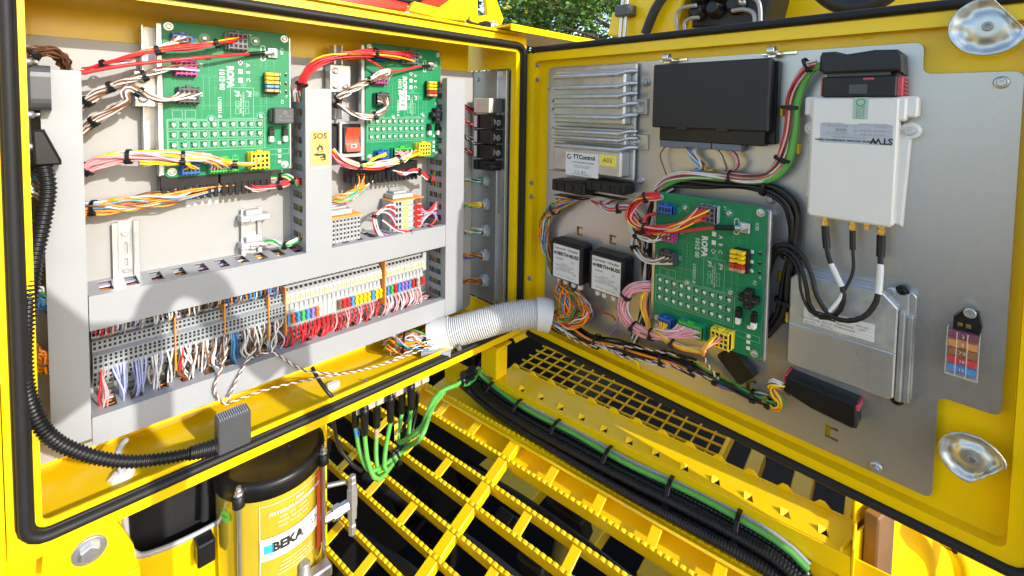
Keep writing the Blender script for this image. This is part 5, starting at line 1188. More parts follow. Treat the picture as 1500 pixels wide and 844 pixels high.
# wires round the door board
bundle('loop of red and yellow wires left of the door board reaching its top plug', qd((966, 286, .045), (944, 290, .056), (926, 302, .058), (922, 318, .060), (934, 331, .064), (962, 337, .066), (995, 330, .068)) + [bp(M3, .40, .13, .03)], .0058, 11, ('r', 'r', 'r', 'y', 'r', 'pk'), .0014, (.14, .58), 111, group=GD, res=34, s1=[bp(M3, .46 + .035 * (i % 4), .06 + .035 * (i // 4), .016) for i in range(11)], frac=.16)
cable('thick red cable with a black sleeve crossing the door board to its stud', qd((962, 313, .046), (948, 316, .054), (945, 326, .058), (960, 336, .060), (1000, 338, .058), (1040, 334, .055)) + [bp(M3, .66, .17, .014), bp(M3, .83, .15, .009)], .0024, 'r', ends=((.80, .95, .0034, BLK), (.95, 1, .004, ZINC)), name='red_cable')
bundle('white and brown wires from the magenta plug of the door board', [bp(M3, .14, .30, .018)] + qd((962, 350, .055), (940, 347, .052), (928, 338, .045), (924, 326, .035)), .0042, 9, ('w', 'br', 'w'), .0012, (.62,), 112, group=GD, s0=[bp(M3, .08 + .04 * (i % 5), .28 + .03 * (i // 5), .0155) for i in range(9)])
bundle('white and brown wires looping from the slate plug of the door board', [bp(M3, .15, .48, .020)] + qd((958, 384, .056), (940, 376, .052), (929, 362, .046), (930, 350, .038), (938, 352, .03), (944, 372, .02)), .0042, 10, ('w', 'br', 'w'), .0012, (.55,), 113, group=GD, s0=[bp(M3, .08 + .04 * (i % 5), .455 + .035 * (i // 5), .0175) for i in range(10)])
bundle('black and white wires running down behind the left edge of the door board', qd((985, 272, .010), (962, 290, .012), (952, 330, .014), (949, 380, .014), (946, 430, .014), (943, 470, .014), (930, 498, .014)), .0085, 18, ('k', 'k', 'w', 'k', 'br', 'k', 'w'), .0016, (.45, .7), 114, group=GD)
bk_p = qd((968, 276, .012), (990, 266, .014), (1040, 268, .014), (1095, 270, .014), (1135, 280, .014), (1158, 300, .014), (1164, 330, .014), (1160, 370, .014), (1153, 410, .014), (1148, 445, .014), (1136, 470, .014), (1118, 488, .012))
bundle('thick run of black cables arching over the door board and down its right side', bk_p, .0075, 7, ('k',), .0030, (.42, .70, .85), 115, group=GD, res=40, twist=.6, tr=.0115, sides=8)
bundle('big loop of pink wires left of the lower corner of the door board', [bp(M3, .42, .935, .017)] + qd((985, 492, .062), (955, 490, .064), (930, 480, .062), (914, 460, .058), (914, 440, .054), (926, 424, .048), (948, 418, .038), (964, 424, .020)), .0072, 20, ('pk', 'pk', 'pk', 'w', 'pk'), .0013, (.30, .46, .70), 116, group=GD, res=40, s0=[bp(M3, .31 + .024 * (i % 10), .915 + .04 * (i // 10), .0155) for i in range(20)], frac=.2, tr=.0088)
bundle('yellow wires looping from the lower blue plug of the door board', [bp(M3, .17, .945, .016)] + qd((968, 489, .064), (955, 490, .06), (948, 470, .052), (942, 445, .046), (948, 425, .036)), .0038, 8, ('y', 'y', 'o'), .0013, (), 117, group=GD, s0=[bp(M3, .12 + .022 * (i % 5), .945, .0155) for i in range(8)])
bundle('yellow and pink wires swinging into the yellow plug of the door board', qd((945, 482, .062), (968, 492, .068), (995, 508, .070), (1030, 515, .068)) + [bp(M3, .60, .98, .035), bp(M3, .70, .92, .021)], .0036, 7, ('y', 'y', 'pk', 'o'), .0013, (.42,), 118, group=GD, s1=[bp(M3, .64 + .035 * (i % 4), .89 + .04 * (i // 4), .0195) for i in range(7)])
bp_ = thing('plug_strip', 'black plug strip slanting below the lower corner of the door board', 'connector', DR.W(.42, -.36, 0)); a, b = D(1078, 535, .018)
o_ = ob('plug', MB().box(ID, -.022, .022, -.014, .014, 0, .014, .001).box(ID, -.020, .020, -.018, -.013, .002, .010, .0006), BLK, bp_, DR.M(a, b, .006, R(-42)))
# harness from the conduit along the foot of the door
ce = path[-1]
bundle('orange blue and green wires rising from the conduit mouth to the left voltage converter', [path[-20], ce + DR.U * .004, DR.w(828, 462, .034), DR.w(832, 446, .036), DR.w(826, 430, .028), DR.w(822, 418, .018)], .014, 36, ('o', 'o', 'lb', 'o', 'b', 'o', 'g', 'br', 'o', 'v'), .0013, (), 120, group=GD, wig=.8)
bundle('orange and red wires curling from the conduit mouth under the converters', [path[-20], ce + DR.U * .006 - DR.V * .004, DR.w(842, 472, .036), DR.w(858, 460, .034), DR.w(852, 446, .028), DR.w(842, 430, .02)], .010, 22, ('o', 'r', 'o', 'g', 'o', 'w', 'br'), .0013, (), 121, group=GD, wig=.9)
hpn = [path[-15], ce + DR.U * .006 - DR.V * .010] + qd((836, 484, .030), (870, 499, .028), (905, 509, .026), (945, 520, .024), (985, 528, .022), (1020, 540, .020), (1050, 556, .018), (1085, 573, .016), (1115, 584, .016), (1140, 593, .016), (1150, 585, .018), (1152, 575, .02))
bundle('dark wire harness with black and yellow wires along the foot of the door', hpn[:8], .0115, 20, ('k', 'k', 'k', 'y', 'k', 'w', 'k', 'o'), .0022, (.40, .62, .82), 122, group=GD, res=34, twist=.8, tr=.0125)
bundle('green red and white wires continuing along the foot of the door to the silver controller', hpn[6:12], .0072, 14, ('g', 'g', 'r', 'w', 'k', 'g', 'br', 'b'), .0016, (.22, .45, .80), 123, group=GD, res=30, twist=.8, tr=.0088)
bundle('yellow green and brown wires fanning into the plug of the silver controller', qd((1118, 586, .016), (1136, 596, .018), (1142, 588, .024), (1130, 570, .028), (1132, 562, .030), (1144, 566, .028), (1156, 574, .022)), .0045, 10, ('y', 'g', 'br', 'o', 'w', 'y', 'db'), .0014, (.12,), 124, group=GD, s1=[DR.w(1156, 560 + 2.2 * i, .018) for i in range(10)])
twisted('white and brown twisted pair along the lower edge of the door harness', [ce - DR.V * .008, *qd((822, 482, .042), (838, 497, .044), (870, 507, .042), (910, 507, .042), (950, 512, .04), (990, 520, .036))], turns=14, res=90, r=.0009)
twisted('white and brown twisted pair drooping lowest below the door harness', qd((880, 503, .044), (905, 520, .042), (940, 527, .036), (975, 532, .032), (1010, 545, .03), (1045, 556, .028)), turns=12, seed=2, res=80, r=.0009)
twisted('white and brown pair hanging from the door board to the harness', qd((1030, 516, .05), (1034, 530, .044), (1046, 548, .034), (1052, 556, .03)), turns=4, seed=5)
bundle('yellow loop of thin wire hanging below the harness', qd((915, 520, .034), (930, 528, .034), (936, 540, .03), (934, 530, .026), (925, 516, .024)), .0012, 2, ('y',), .0011, (), 126, group=GD)
bundle('violet wire hanging from the left converter', qd((851, 432, .018), (852, 448, .02), (866, 452, .02), (868, 464, .016), (858, 476, .014)), .001, 2, ('v', 'db'), .0012, (), 127, group=GD)
bundle('red wire hanging from the right converter', qd((878, 446, .018), (880, 456, .022), (896, 462, .022), (902, 470, .018)), .001, 2, ('r', 'db'), .0012, (), 128, group=GD)
bundle('violet wires below the right converter', qd((902, 450, .018), (906, 462, .02), (903, 478, .018), (892, 490, .014)), .001, 2, ('v',), .0012, (), 129, group=GD)
# antenna leads
SLV = mat('white_sleeve', (.74, .74, .72), .4, 0, .03)
def lead(label, pts, r, sl): return cable(label, pts, r, 'k', cat='antenna cable', sides=10, name='antenna_cable', m=BLK, ends=[(0, .10, r + .0014, BLK)] + [(a, b, r + .0005, SLV) for a, b in sl])
lead('black antenna cable from the left brass socket looping left over the silver controller', [SMA[0]] + qd((1210, 352, .022), (1214, 378, .026), (1226, 405, .030), (1236, 430, .034), (1228, 458, .036), (1204, 466, .036), (1186, 446, .036), (1180, 415, .034), (1168, 380, .030), (1148, 364, .026), (1130, 378, .022), (1124, 420, .018), (1120, 470, .014), (1116, 486, .012)), .0027, [(.13, .21)])
lead('thin black antenna cable from the second brass socket', [SMA[1]] + qd((1249, 362, .022), (1250, 395, .026), (1240, 420, .032), (1224, 446, .038), (1206, 462, .040), (1188, 458, .040), (1174, 430, .036), (1170, 400, .032), (1158, 376, .028), (1140, 372, .022), (1128, 400, .018), (1122, 450, .014)), .0017, [(.26, .36)])
lead('black antenna cable from the right brass socket making the widest loop', [SMA[3]] + qd((1290, 375, .022), (1289, 405, .028), (1284, 440, .034), (1266, 464, .038), (1238, 470, .040), (1214, 460, .040), (1196, 432, .038), (1188, 400, .034), (1172, 370, .030), (1150, 358, .026), (1132, 366, .024), (1122, 400, .020), (1124, 440, .016)), .0028, [(.11, .21)])
# ------------------------------------------------------------------ machine body below and beside the cabinet
DARK = mat('bay_shade_black', (.006, .006, .0065), .85, 0, .4, 8, .2, 40, spec=.08)  # near-black colour stands in for the deep shade under the machine
bay = thing('machine_bay', 'dark machine interior seen through the yellow steps', 'machine', (.4, 0, -1.2))
GB = Fr((0, 0, 0), (1, 0, 0), (0, 1, 0))
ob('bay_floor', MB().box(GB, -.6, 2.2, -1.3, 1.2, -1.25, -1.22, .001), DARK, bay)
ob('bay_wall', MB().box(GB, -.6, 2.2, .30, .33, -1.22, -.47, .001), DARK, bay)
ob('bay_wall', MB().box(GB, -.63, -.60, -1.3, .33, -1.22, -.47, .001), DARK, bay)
e1 = ray(-110, 150); e1 = Vector((e1.x, e1.y, 0)).normalized(); e2 = Vector((e1.y, -e1.x, 0))
LD = Fr((.558, -.103, -.55), -e1, e2)
t_ = R(20); GR = Fr((.5053, .002, -.60), -e1, e2 * math.cos(t_) + Vector((0, 0, math.sin(t_))))
# dark machine parts glimpsed through the grating
q = random.Random(8)
for i, (px, py, w_, h_) in enumerate(((740, 760, .05, .03), (690, 690, .06, .04), (780, 815, .055, .03), (640, 780, .07, .05), (830, 740, .08, .03), (600, 720, .05, .06))):
    a, b = GR.p(px, py, -.16); lab = ('small black relay box under the middle of the grating', 'black block under the upper end of the grating', 'black connector block low under the grating', 'dark housing under the left part of the grating', 'long dark bar box under the right part of the grating', 'dark box behind the green sensor cables')[i]
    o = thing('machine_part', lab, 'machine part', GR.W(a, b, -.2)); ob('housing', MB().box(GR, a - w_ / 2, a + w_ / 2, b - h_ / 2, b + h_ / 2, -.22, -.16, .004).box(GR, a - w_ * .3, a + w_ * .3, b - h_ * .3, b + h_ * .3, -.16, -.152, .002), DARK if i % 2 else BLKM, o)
for k, (v, lab) in enumerate(((-.06, 'dark hydraulic pipe under the upper step bars'), (-.16, 'dark hydraulic pipe under the middle step bars'), (-.24, 'dark hydraulic pipe under the lower step bars'))):
    cable(lab, [GR.W(-.1, v, -.12), GR.W(.25, v + .03, -.13), GR.W(.7, v - .01, -.12)], .009, 'k', cat='pipe', m=BLKM, name='hydraulic_pipe')
cable('pale metal strut deep below the grating', [GR.W(.28, -.02, -.2), GR.W(.32, -.2, -.24)], .02, 'k', cat='strut', m=mat('olive_paint', (.22, .17, .03), .5, 0, .2, 20), name='strut')

# serrated yellow safety grating
gt = thing('step_grating', 'yellow steel step grating with serrated bars and short rungs below the cabinet', 'grating', GR.W(.2, -.1, -.02))
def serrated(v, u0, u1, dep=.027):
    F = Fr(GR.W(0, v, 0), GR.U, GR.N); pts = [(u0, -dep), (u1, -dep)]; n = int((u1 - u0) / .0105)
    for i in range(n, 0, -1):
        a = u0 + (u1 - u0) * i / n; s = (u1 - u0) / n
        pts += [(a - s * .10, -.0006), (a - s * .28, .0007), (a - s * .62, .0007), (a - s * .75, -.0006), (a - s * .85, -.0016)]
    return MB().prism(F, pts, -.0026, .0026, .0)
VS = (0, -.043, -.089, -.128, -.172, -.211, -.255, -.294, -.338, -.377)
for i, v in enumerate(VS): ob('serrated_bar', serrated(v, -.16 if i < 2 else -.22, .74), YEL, gt)
for k in range(0, 10, 2):
    for j in range(-3, 9):
        u = .207 + (j - 2) * .0868
        if abs(u - .207) < .01: continue
        ob('rung', MB().box(GR, u - .0075, u + .0075, VS[k + 1] + .0028, VS[k] - .0028, -.0065, -.0035, .0006), YEL, gt)
for k in range(9): ob('cross_bar', MB().box(GR, .198, .216, VS[k + 1] + .0028, VS[k] - .0028, -.016, -.0012, .001), YEL, gt)
ob('channel_floor', MB().box(GR, -.16, .74, VS[1] + .002, VS[0] + .004, -.026, -.022, .0005), YEL, gt)
# trough for the sleeved harness
tr_ = thing('cable_trough', 'yellow sheet trough carrying the black sleeved harness beside the grating', 'trough', LD.W(.2, -.03, -.06))
ob('trough_floor', MB().prism(Fr((0, 0, 0), e2, Vector((0, 0, 1))), [((LD.W(0, v, n) - Vector()).dot(e2), LD.W(0, v, n).z) for v, n in ((-.050, -.052), (-.030, -.056), (.004, -.052), (.004, -.005), (.006, -.005), (.006, -.055), (-.030, -.059), (-.052, -.055))], -(LD.W(.70, 0, 0)).dot(-e1) if 0 else LD.W(-.14, 0, 0).dot(e1) * -1 if 0 else min(LD.W(-.14, 0, 0).dot(Fr((0, 0, 0), e2, Vector((0, 0, 1))).N), LD.W(.72, 0, 0).dot(Fr((0, 0, 0), e2, Vector((0, 0, 1))).N)), max(LD.W(-.14, 0, 0).dot(Fr((0, 0, 0), e2, Vector((0, 0, 1))).N), LD.W(.72, 0, 0).dot(Fr((0, 0, 0), e2, Vector((0, 0, 1))).N)), .0003), YEL, tr_)
# the ledge with punched tabs
lg = thing('step_ledge', 'yellow sheet steel step ledge with punched triangular anti slip tabs below the door', 'step', LD.W(.3, .03, -.02))
mb = MB(); tabs = [LD.p(764 + (1215 - 764) * t * t if 0 else x, y) for t, x, y in ((0, 765, 571), (0, 793, 583), (0, 822, 598), (0, 853, 613), (0, 886, 630), (0, 923, 648), (0, 962, 665), (0, 1004, 686), (0, 1050, 706), (0, 1098, 730), (0, 1152, 754), (0, 1208, 780))]
uE_ = LD.p(1247, 806)[0]
hl = [[(u - .0060, v - .005), (u + .0060, v - .005), (u + .001, v + .0085)] for u, v in tabs if u < uE_ - .01]
mb.prism(LD, [(0, 0), (uE_, 0), (uE_, .060), (0, .060)], -.003, 0, .0005, 0, hl); ob('tread', mb, YEL, lg)
ob('front_fold', MB().box(LD, 0, uE_, -.0028, -.0002, -.030, -.001, .0006), YEL, lg)
ob('end_plate', MB().box(LD, uE_ + .0005, uE_ + .004, -.003, .095, -.06, .012, .001), YEL, lg)
for u, v in tabs:
    if u > uE_ - .01: continue
    ob('tab', MB().add([LD.W(u - .0045, v - .004, .0002), LD.W(u + .001, v + .006, .0002), LD.W(u - .003, v + .001, .0055), LD.W(u - .0037, v - .004, -.001), LD.W(u + .0018, v + .006, -.001), LD.W(u - .0022, v + .001, .0045)], [[0, 1, 2], [5, 4, 3], [0, 2, 5, 3], [2, 1, 4, 5]]) or MB().box(LD, 0, 0, 0, 0, 0, 0), YEL, lg) if 0 else None
    m2 = MB(); m2.add([LD.W(u - .0062, v - .0052, .0002), LD.W(u + .001, v + .0087, .0002), LD.W(u - .0075, v + .0035, .0050), LD.W(u - .0052, v - .0052, -.001), LD.W(u + .0018, v + .0087, -.001), LD.W(u - .0065, v + .0035, .0042)], [[0, 1, 2], [5, 4, 3], [0, 2, 5, 3], [2, 1, 4, 5], [0, 3, 4, 1]]); ob('tab', m2, YEL, lg)
mb = MB(); n = 26; F_ = Fr(LD.W(0, .0612, 0), LD.U, LD.N)
pts = [(0, -.012), (uE_, -.012)]
for i in range(13, 0, -1):
    a = uE_ * i / 13; s = uE_ / 13; pts += [(a, .001), (a - s * .55, .001), (a - s * .72, .008), (a - s * .86, .008)]
pts += [(0, .001)]
ob('serrated_edge', MB().prism(F_, pts, -.0012, .0012, .0003), YEL, lg)
m2 = MB(); pa = LD.p(722, 508, .045); pbb = LD.p(760, 575, 0)
u0b, u1b = -.045, .006
ob('corner_post', MB().box(LD, -.034, .012, .0, .034, -.002, .062, .004).box(LD, -.038, .016, -.003, .040, .0625, .066, .002), YEL, lg)
# mesh floor behind the ledge
ms = thing('mesh_floor', 'yellow painted square wire mesh behind the tabbed ledge, shaded by an added sheet', 'mesh', LD.W(.2, .12, -.02))
um = LD.p(1060, 655, -.020)[0]
for i in range(7): v = .072 + .026 * i; ob('mesh_bar', MB().box(LD, -.02, um, v - .0011, v + .0011, -.022, -.018, .0005), YEL, ms)
k = 0; u = -.012
while u < um: ob('mesh_bar', MB().box(LD, u - .0011, u + .0011, .066, .235, -.0265, -.0225, .0005), YEL, ms); u += .026
ob('mesh_frame', MB().box(LD, um, um + .006, .064, .236, -.034, -.012, .001), YEL, ms)
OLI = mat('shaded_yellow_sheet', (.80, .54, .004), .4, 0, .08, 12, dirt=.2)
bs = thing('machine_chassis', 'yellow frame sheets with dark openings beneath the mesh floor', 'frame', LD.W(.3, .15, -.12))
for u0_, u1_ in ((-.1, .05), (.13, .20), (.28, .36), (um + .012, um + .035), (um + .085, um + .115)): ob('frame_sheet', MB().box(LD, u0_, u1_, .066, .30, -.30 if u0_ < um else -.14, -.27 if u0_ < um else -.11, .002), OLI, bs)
ob('frame_sheet', MB().box(LD, um + .165, uE_ - .002, .064, .32, -.10, -.012, .002), YEL, bs)
# right hand body panel and wooden post
pn = thing('body_panel', 'yellow body panel with a curved edge below the outer end of the door', 'panel', LD.W(.7, .2, -.4))
a0 = LD.p(1262, 740, -.02)
RP = Fr(LD.W(uE_ + .006, .03, 0), -e1 * .35 + e2 * .94, (0, 0, 1))
ob('panel', MB().box(RP, -.035, .5, -.6, .004, -.006, -.003, .001).box(RP, .05, .9, -.6, .06, -.03, -.012, .002), YEL, pn)
ob('added_shade_sheet', MB().box(RP, .012, .9, .005, .42, -.012, -.009, .001), YEL, pn)  # added above the panel, hidden by the door, to shade the mesh
wp = thing('wooden_post', 'upright brown wooden post standing beside the yellow body panel', 'post', RP.W(.02, -.6, .02))
WOOD = mat('brown_wood', (.15, .08, .033), .6, 0, .4, 25, .2, 60)
a, b = RP.p(1282, 760, .01); a1, _ = RP.p(1306, 760, .01); ob('post', MB().box(RP, a, a1, -.6, .03, -.002, .014, .002), WOOD, wp)
hb = thing('hose', 'yellow hose bent behind the lower door edge with a black tie', 'hose', RP.W(.1, -.2, .03))
hp_ = pp(RP, [(1372, 770, .03), (1390, 790, .035), (1405, 815, .03), (1412, 850, .03), (1412, 900, .03)]); ob('tube', MB().tube(smooth(hp_, 6), .012, 10), YEL, hb); tie(hb, hp_[1], hp_[1] - hp_[0], .0125)

# sleeved harness with green and grey cables
def ldp(*L): return [LD.w(*a) for a in L]
hpts = ldp((690, 545, .03), (700, 558, -.015), (735, 587, -.030), (785, 618, -.033), (850, 655, -.033), (930, 698, -.033), (1010, 738, -.033), (1085, 777, -.033), (1140, 810, -.036), (1180, 848, -.045), (1200, 890, -.06))
hn = thing('sleeved_harness', 'thick black corrugated sleeves tied together in the yellow trough', 'harness', hpts[2])
path = resample(smooth(hpts, 10), 520)
for k, (dx, dz) in enumerate(((-.029, -.007), (-.017, -.011), (-.004, -.009), (-.022, .005), (-.009, .003), (.004, .004))):
    off = [p + e2 * (dx + .003 * math.sin(i * .012 + k)) + Vector((0, 0, dz)) for i, p in enumerate(path)]
    ob('sleeve', MB().tube(off, (lambda t: .0066 + .0006 * math.sin(t * 2 * math.pi * 170)) if k != 5 else (lambda t: .0078 + .0009 * math.sin(t * 2 * math.pi * 120)), 8), BLK, hn)
for s in (.16, .27, .40, .55, .70, .84):
    i = int(s * 519); tie(hn, path[i], path[i + 1] - path[i], .0245, wd=.0032)
for k, (c, off, dn, nm) in enumerate((('sg', -.002, .017, 'light green cable along the top of the sleeved harness'), ('gy', .008, .016, 'grey cable along the top of the sleeved harness'), ('g', .018, .012, 'dark green cable on the far side of the sleeved harness'))):
    pts = [Vector((0, 0, 0))] * 0 + [p + e2 * (off + .002 * math.sin(i * .9)) + Vector((0, 0, dn)) for i, p in enumerate(path[40:520:22])]
    st_ = [LD.w(615, 640, .02), LD.w(628, 600, .025), LD.w(645, 574, .028), LD.w(672, 562, .022)] if k < 2 else [LD.w(660, 566, .015), LD.w(690, 560, .012)]
    cable(nm, st_ + pts, .0040 if k != 1 else .0036, c, cat='cable', sides=10, name='cable')
# sensor plugs under the cabinet lip and their green cables
NP = .085
blk_ = thing('distribution_block', 'pale ribbed distribution block under the cabinet lip above the sensor plugs', 'distribution block', BK.w(570, 575, NP))
a, b = BK.p(520, 598, NP); a1, b1 = BK.p(628, 556, NP)
BEI = mat('beige_plastic', (.42, .40, .34), .45, 0, .06, 40)
for i in range(8): x0 = a + (a1 - a) * i / 8; ob('block_segment', MB().box(BK, x0 + .0008, x0 + (a1 - a) / 8 - .0008, BK.p(570, 590, NP)[1] if 0 else -.505, -.478, NP - .03, NP + .004, .0015), BEI, blk_)
SP = ((521, 604, 'blue ringed'), (534, 616, 'front left'), (552, 606, 'red ringed'), (572, 598, 'tagged'), (589, 586, 'fourth from the left'), (602, 580, 'rightmost'))
for k, (px, py, nm) in enumerate(SP):
    lab = ('black sensor plug with a blue ring on its green cable, leftmost of the row', 'largest black sensor plug at the front of the row, second from left', 'black sensor plug with a red ring on its green cable', 'black sensor plug whose green cable carries a yellow tag', 'black sensor plug second from the right in the row', 'black sensor plug at the right end of the row')[k]
    n_ = NP + (.012 if k % 2 else -.004); a, b = BK.p(px, py, n_); root = thing('sensor_plug', lab, 'plug', BK.W(a, b - .02, n_), 'sensor plugs under the cabinet lip')
    Fz = Fr(BK.W(a, b, n_), (1, 0, 0), (0, 1, 0))
    ob('plug_body', MB().lathe(Fz, 0, 0, [(.0040, -.024), (.0055, -.022), (.0062, -.004), (.0062, .010), (.0068, .0105), (.0068, .020), (.005, .0205), (.005, .032)], 12), BLK, root)
    c0 = BK.W(a, b - .024, n_); tgt = [(547, 690, .10), (556, 702, .11), (560, 697, .10), (566, 690, .105), (584, 648, .10), (600, 640, .095)][k]
    pts = [c0 + Vector((0, 0, .006)), c0, c0.lerp(BK.w(*tgt), .5) + Vector((-.006, 0, -.008)), BK.w(*tgt), BK.w(590, 660, .09), LD.w(617, 640, .02), LD.w(632, 600, .022), LD.w(650, 575, .022)] if k < 4 else [c0 + Vector((0, 0, .006)), c0, BK.w(*tgt), LD.w(620, 622, .02), LD.w(640, 585, .022)]
    cb_ = ob('green_cable', MB().tube(resample(smooth(pts, 6), 36), .0038, 8), wm('sg'), root)
    if k in (0, 2): ob('ring', MB().tube([c0.lerp(pts[2], .05), c0.lerp(pts[2], .32)], .0042, 10), FUSC['blue'] if k == 0 else FUSC['tan'], root)
    if k == 3: tg = ob('tag', MB().box(BK, a + .006, a + .013, b - .058, b - .030, n_ + .002, n_ + .003, .0002), YLAB, root); text('A00', .006, BK, a + .0095, b - .044, n_ + .0032, BLKP, tg, rot=R(80))
ti = thing('cable_tie', 'black cable tie gathering the green sensor cables', 'cable tie', BK.w(585, 665, .095)); tie(ti, BK.w(578, 672, .095), BK.w(600, 655, .09) - BK.w(578, 672, .095), .014, 'strap')
bundle('black leads hanging among the green sensor cables', [BK.w(606, 575, .07), BK.w(604, 610, .075), BK.w(590, 650, .08), BK.w(572, 672, .085)], .010, 9, ('k',), .0022, (), 131)
bundle('black sleeves rising behind the cabinet corner', [BK.w(706, 500, .03), BK.w(702, 530, .03), BK.w(706, 552, .05), LD.w(720, 572, -.02)], .014, 6, ('k',), .0065, (), 132, wig=.1)
cable('black cable passing through the sill and bowing beside the steps', [BK.w(457, 538, .07), BK.w(466, 555, .085), BK.w(478, 572, .10), BK.w(487, 585, .105), BK.w(489, 620, .09), BK.w(497, 655, .09), BK.w(516, 680, .10), BK.w(530, 690, .10)], .0028, 'k', name='black_cable')

# ------------------------------------------------------------------ grease pump
b0, b1 = ray(311, 710), ray(476, 680); g0, g1 = math.atan2(b0.x, b0.y), math.atan2(b1.x, b1.y)
gm, gh = (g0 + g1) / 2, (g1 - g0) / 2; YC = -.070; dist = (YC - CAM.y) / math.cos(gm); XC = CAM.x + dist * math.sin(gm); RP_ = dist * math.sin(gh)
fw = Vector((CAM.x - XC, CAM.y - YC, 0)).normalized(); fp = Vector((XC, YC, 0)) + fw * RP_
dr_ = ray(388, 730); zl = CAM.z + dr_.z * ((fp - CAM).dot(fw) / dr_.dot(fw))
PF = Fr((XC, YC, zl), (1, 0, 0), (0, 1, 0))
gp_ = thing('grease_pump', 'grease lubrication pump with black lid and amber canister under the cabinet', 'grease pump', (XC, YC, zl - .2))
AMB = mat('grease_amber', (.50, .37, .03), .07, 0, .45, 7, coat=1.0)
ob('canister', MB().lathe(PF, 0, 0, [(RP_ * .90, -.26), (RP_ * .92, -.20), (RP_ * .97, -.0), (RP_ * .97, .002)], 56), AMB, gp_)
ob('lid', MB().lathe(PF, 0, 0, [(RP_ * .97, -.004), (RP_ * .995, -.004), (RP_ * .995, .010), (RP_ * .985, .0145), (RP_ * .95, .0175), (RP_ * .86, .0175), (RP_ * .84, .0160), (RP_ * .2, .0165), (.001, .0165)], 56), BLK, gp_)
for dx, dy in ((.02, -.012), (-.012, .008), (.03, .02)): ob('lid_pip', MB().lathe(PF, dx, dy, [(.0035, .015), (.003, .0190)], 10), BLK, gp_)
def onpump(px, py, rr=1.03):
    d = ray(px, py); a = d.x ** 2 + d.y ** 2; o = CAM - PF.o; b = 2 * (o.x * d.x + o.y * d.y); c = o.x ** 2 + o.y ** 2 - (RP_ * rr) ** 2
    t = (-b - math.sqrt(max(0, b * b - 4 * a * c))) / (2 * a); p = CAM + d * t; return math.atan2(p.y - YC, p.x - XC), p.z - zl
for px, py in ((352, 705), (470, 655)):
    a, z = onpump(px, py, 1.0); x, y = math.cos(a) * RP_ * .965, math.sin(a) * RP_ * .965; x2, y2 = math.cos(a) * RP_ * 1.05, math.sin(a) * RP_ * 1.05
    ob('tie_rod', MB().lathe(PF, x2, y2, [(.0028, -.25), (.0028, .012)], 8), ZINC, gp_)
    ob('lid_lug', MB().lathe(PF, x2, y2, [(.0075, -.004), (.0075, .010), (.006, .011)], 12), BLK, gp_)
    ob('rod_nut', MB().lathe(PF, x2, y2, [(.0060, .011), (.0060, .0125), (.0045, .0126), (.0045, .017), (.0028, .0172), (.0028, .022)], 6, smooth=False), ZINC, gp_)
RL = RP_ * .975
def wrap(me_in, name, a_c, z_c, m, parent, rr=RL, tilt=0):
    me = me_in.copy()
    for v in me.vertices:
        x, y, n = v.co; a = a_c + x / rr; r2 = rr + n; v.co = PF.W(r2 * math.cos(a), r2 * math.sin(a), z_c + y)
    if m: me.materials.clear(); me.materials.append(m)
    return ob(name, me, None, parent)
def sheet(w_, h_, n, seg=14):
    mb = MB()
    for i in range(seg): mb.quad(ID, -w_ / 2 + w_ * i / seg, -w_ / 2 + w_ * (i + 1) / seg, -h_ / 2, h_ / 2, n)
    return mb.mesh('label', WHTP)
aL, zL = onpump(380, 724, .98); aR, _ = onpump(472, 690, .98)
if aR < aL: aR += 2 * math.pi
ac = (aL + aR) / 2; lw = (aR - aL) * RL
def ptext(s, size, da, z, m, bold=0, par=None, n=.0009, tl=0):
    text(s, size, ID, 0, 0, 0, m, gp_, bold=bold); o = [k for k in TXC][-1]
    key = (s, size, 'CENTER', m.name, bold, 1, 1); src = TXC[key]
    for c in list(gp_.children):
        if c.data is src: bpy.data.objects.remove(c); WMX.pop(c, None) if 0 else None
    me = src.copy()
    for v in me.vertices: v.co.z += n
    wrap(me, 'printed_text', ac + da, z, m, par or gp_)
zt = -.014
lbp = wrap(sheet(lw * .80, .030, .0007), 'white_band', ac - lw * .10 / RL, zt - .058, WHTP, gp_)
wrap(sheet(lw * .20, .115, .0006), 'red_strip', ac + lw * .40 / RL, zt - .055, mat('label_red', (.60, .07, .015), .35, 0, .1), gp_)
wrap(sheet(.0008, .115, .0006, 1), 'label_edge', ac - lw * .5 / RL, zt - .055, WHTP, gp_)
wrap(sheet(lw, .0008, .0006), 'label_edge', ac, zt + .001, WHTP, gp_)
for s, sz, da, z, m, bo in (('MAX', .0050, .0, -.005, WHTP, .0002), ('FETTZENTRALSCHMIERUNG', .0058, -.002, -.0125, WHTP, .0002), ('TYPE:   EP-1   1 LITER', .0040, -.008, -.020, WHTP, 0), ('DRUCK:  350 BAR MAX', .0040, -.008, -.026, WHTP, 0), ('VOLT:   24 V DC  IP65', .0040, -.008, -.032, WHTP, 0), ('Achtung! Nur sauberes Fett', .0034, -.004, -.082, WHTP, 0), ('verwenden. Vor dem Nachfüllen', .0034, -.004, -.087, WHTP, 0), ('Anschluss gut reinigen. Nur Fett', .0034, -.004, -.092, WHTP, 0), ('bis NLGI 2 benutzen. Max. Füllstand', .0034, -.004, -.097, WHTP, 0)): ptext(s, sz, da / RL, zt + z, m, bo)
wrap(sheet(.011, .011, .0010, 3), 'logo_square', ac - lw * .40 / RL, zt - .0580, mat('logo_cyan', (.03, .42, .60), .4, 0, 0), lbp)
wrap(sheet(.007, .007, .0009, 3), 'logo_square', ac - lw * .455 / RL, zt - .0655, mat('logo_lime', (.60, .66, .30), .4, 0, 0), lbp)
ptext('BEKA', .0165, -lw * .16 / RL, zt - .058, BLKP, .0009, lbp, .0010); ptext('MAX', .0150, lw * .17 / RL, zt - .058, GREYPR, 0, lbp, .0010)
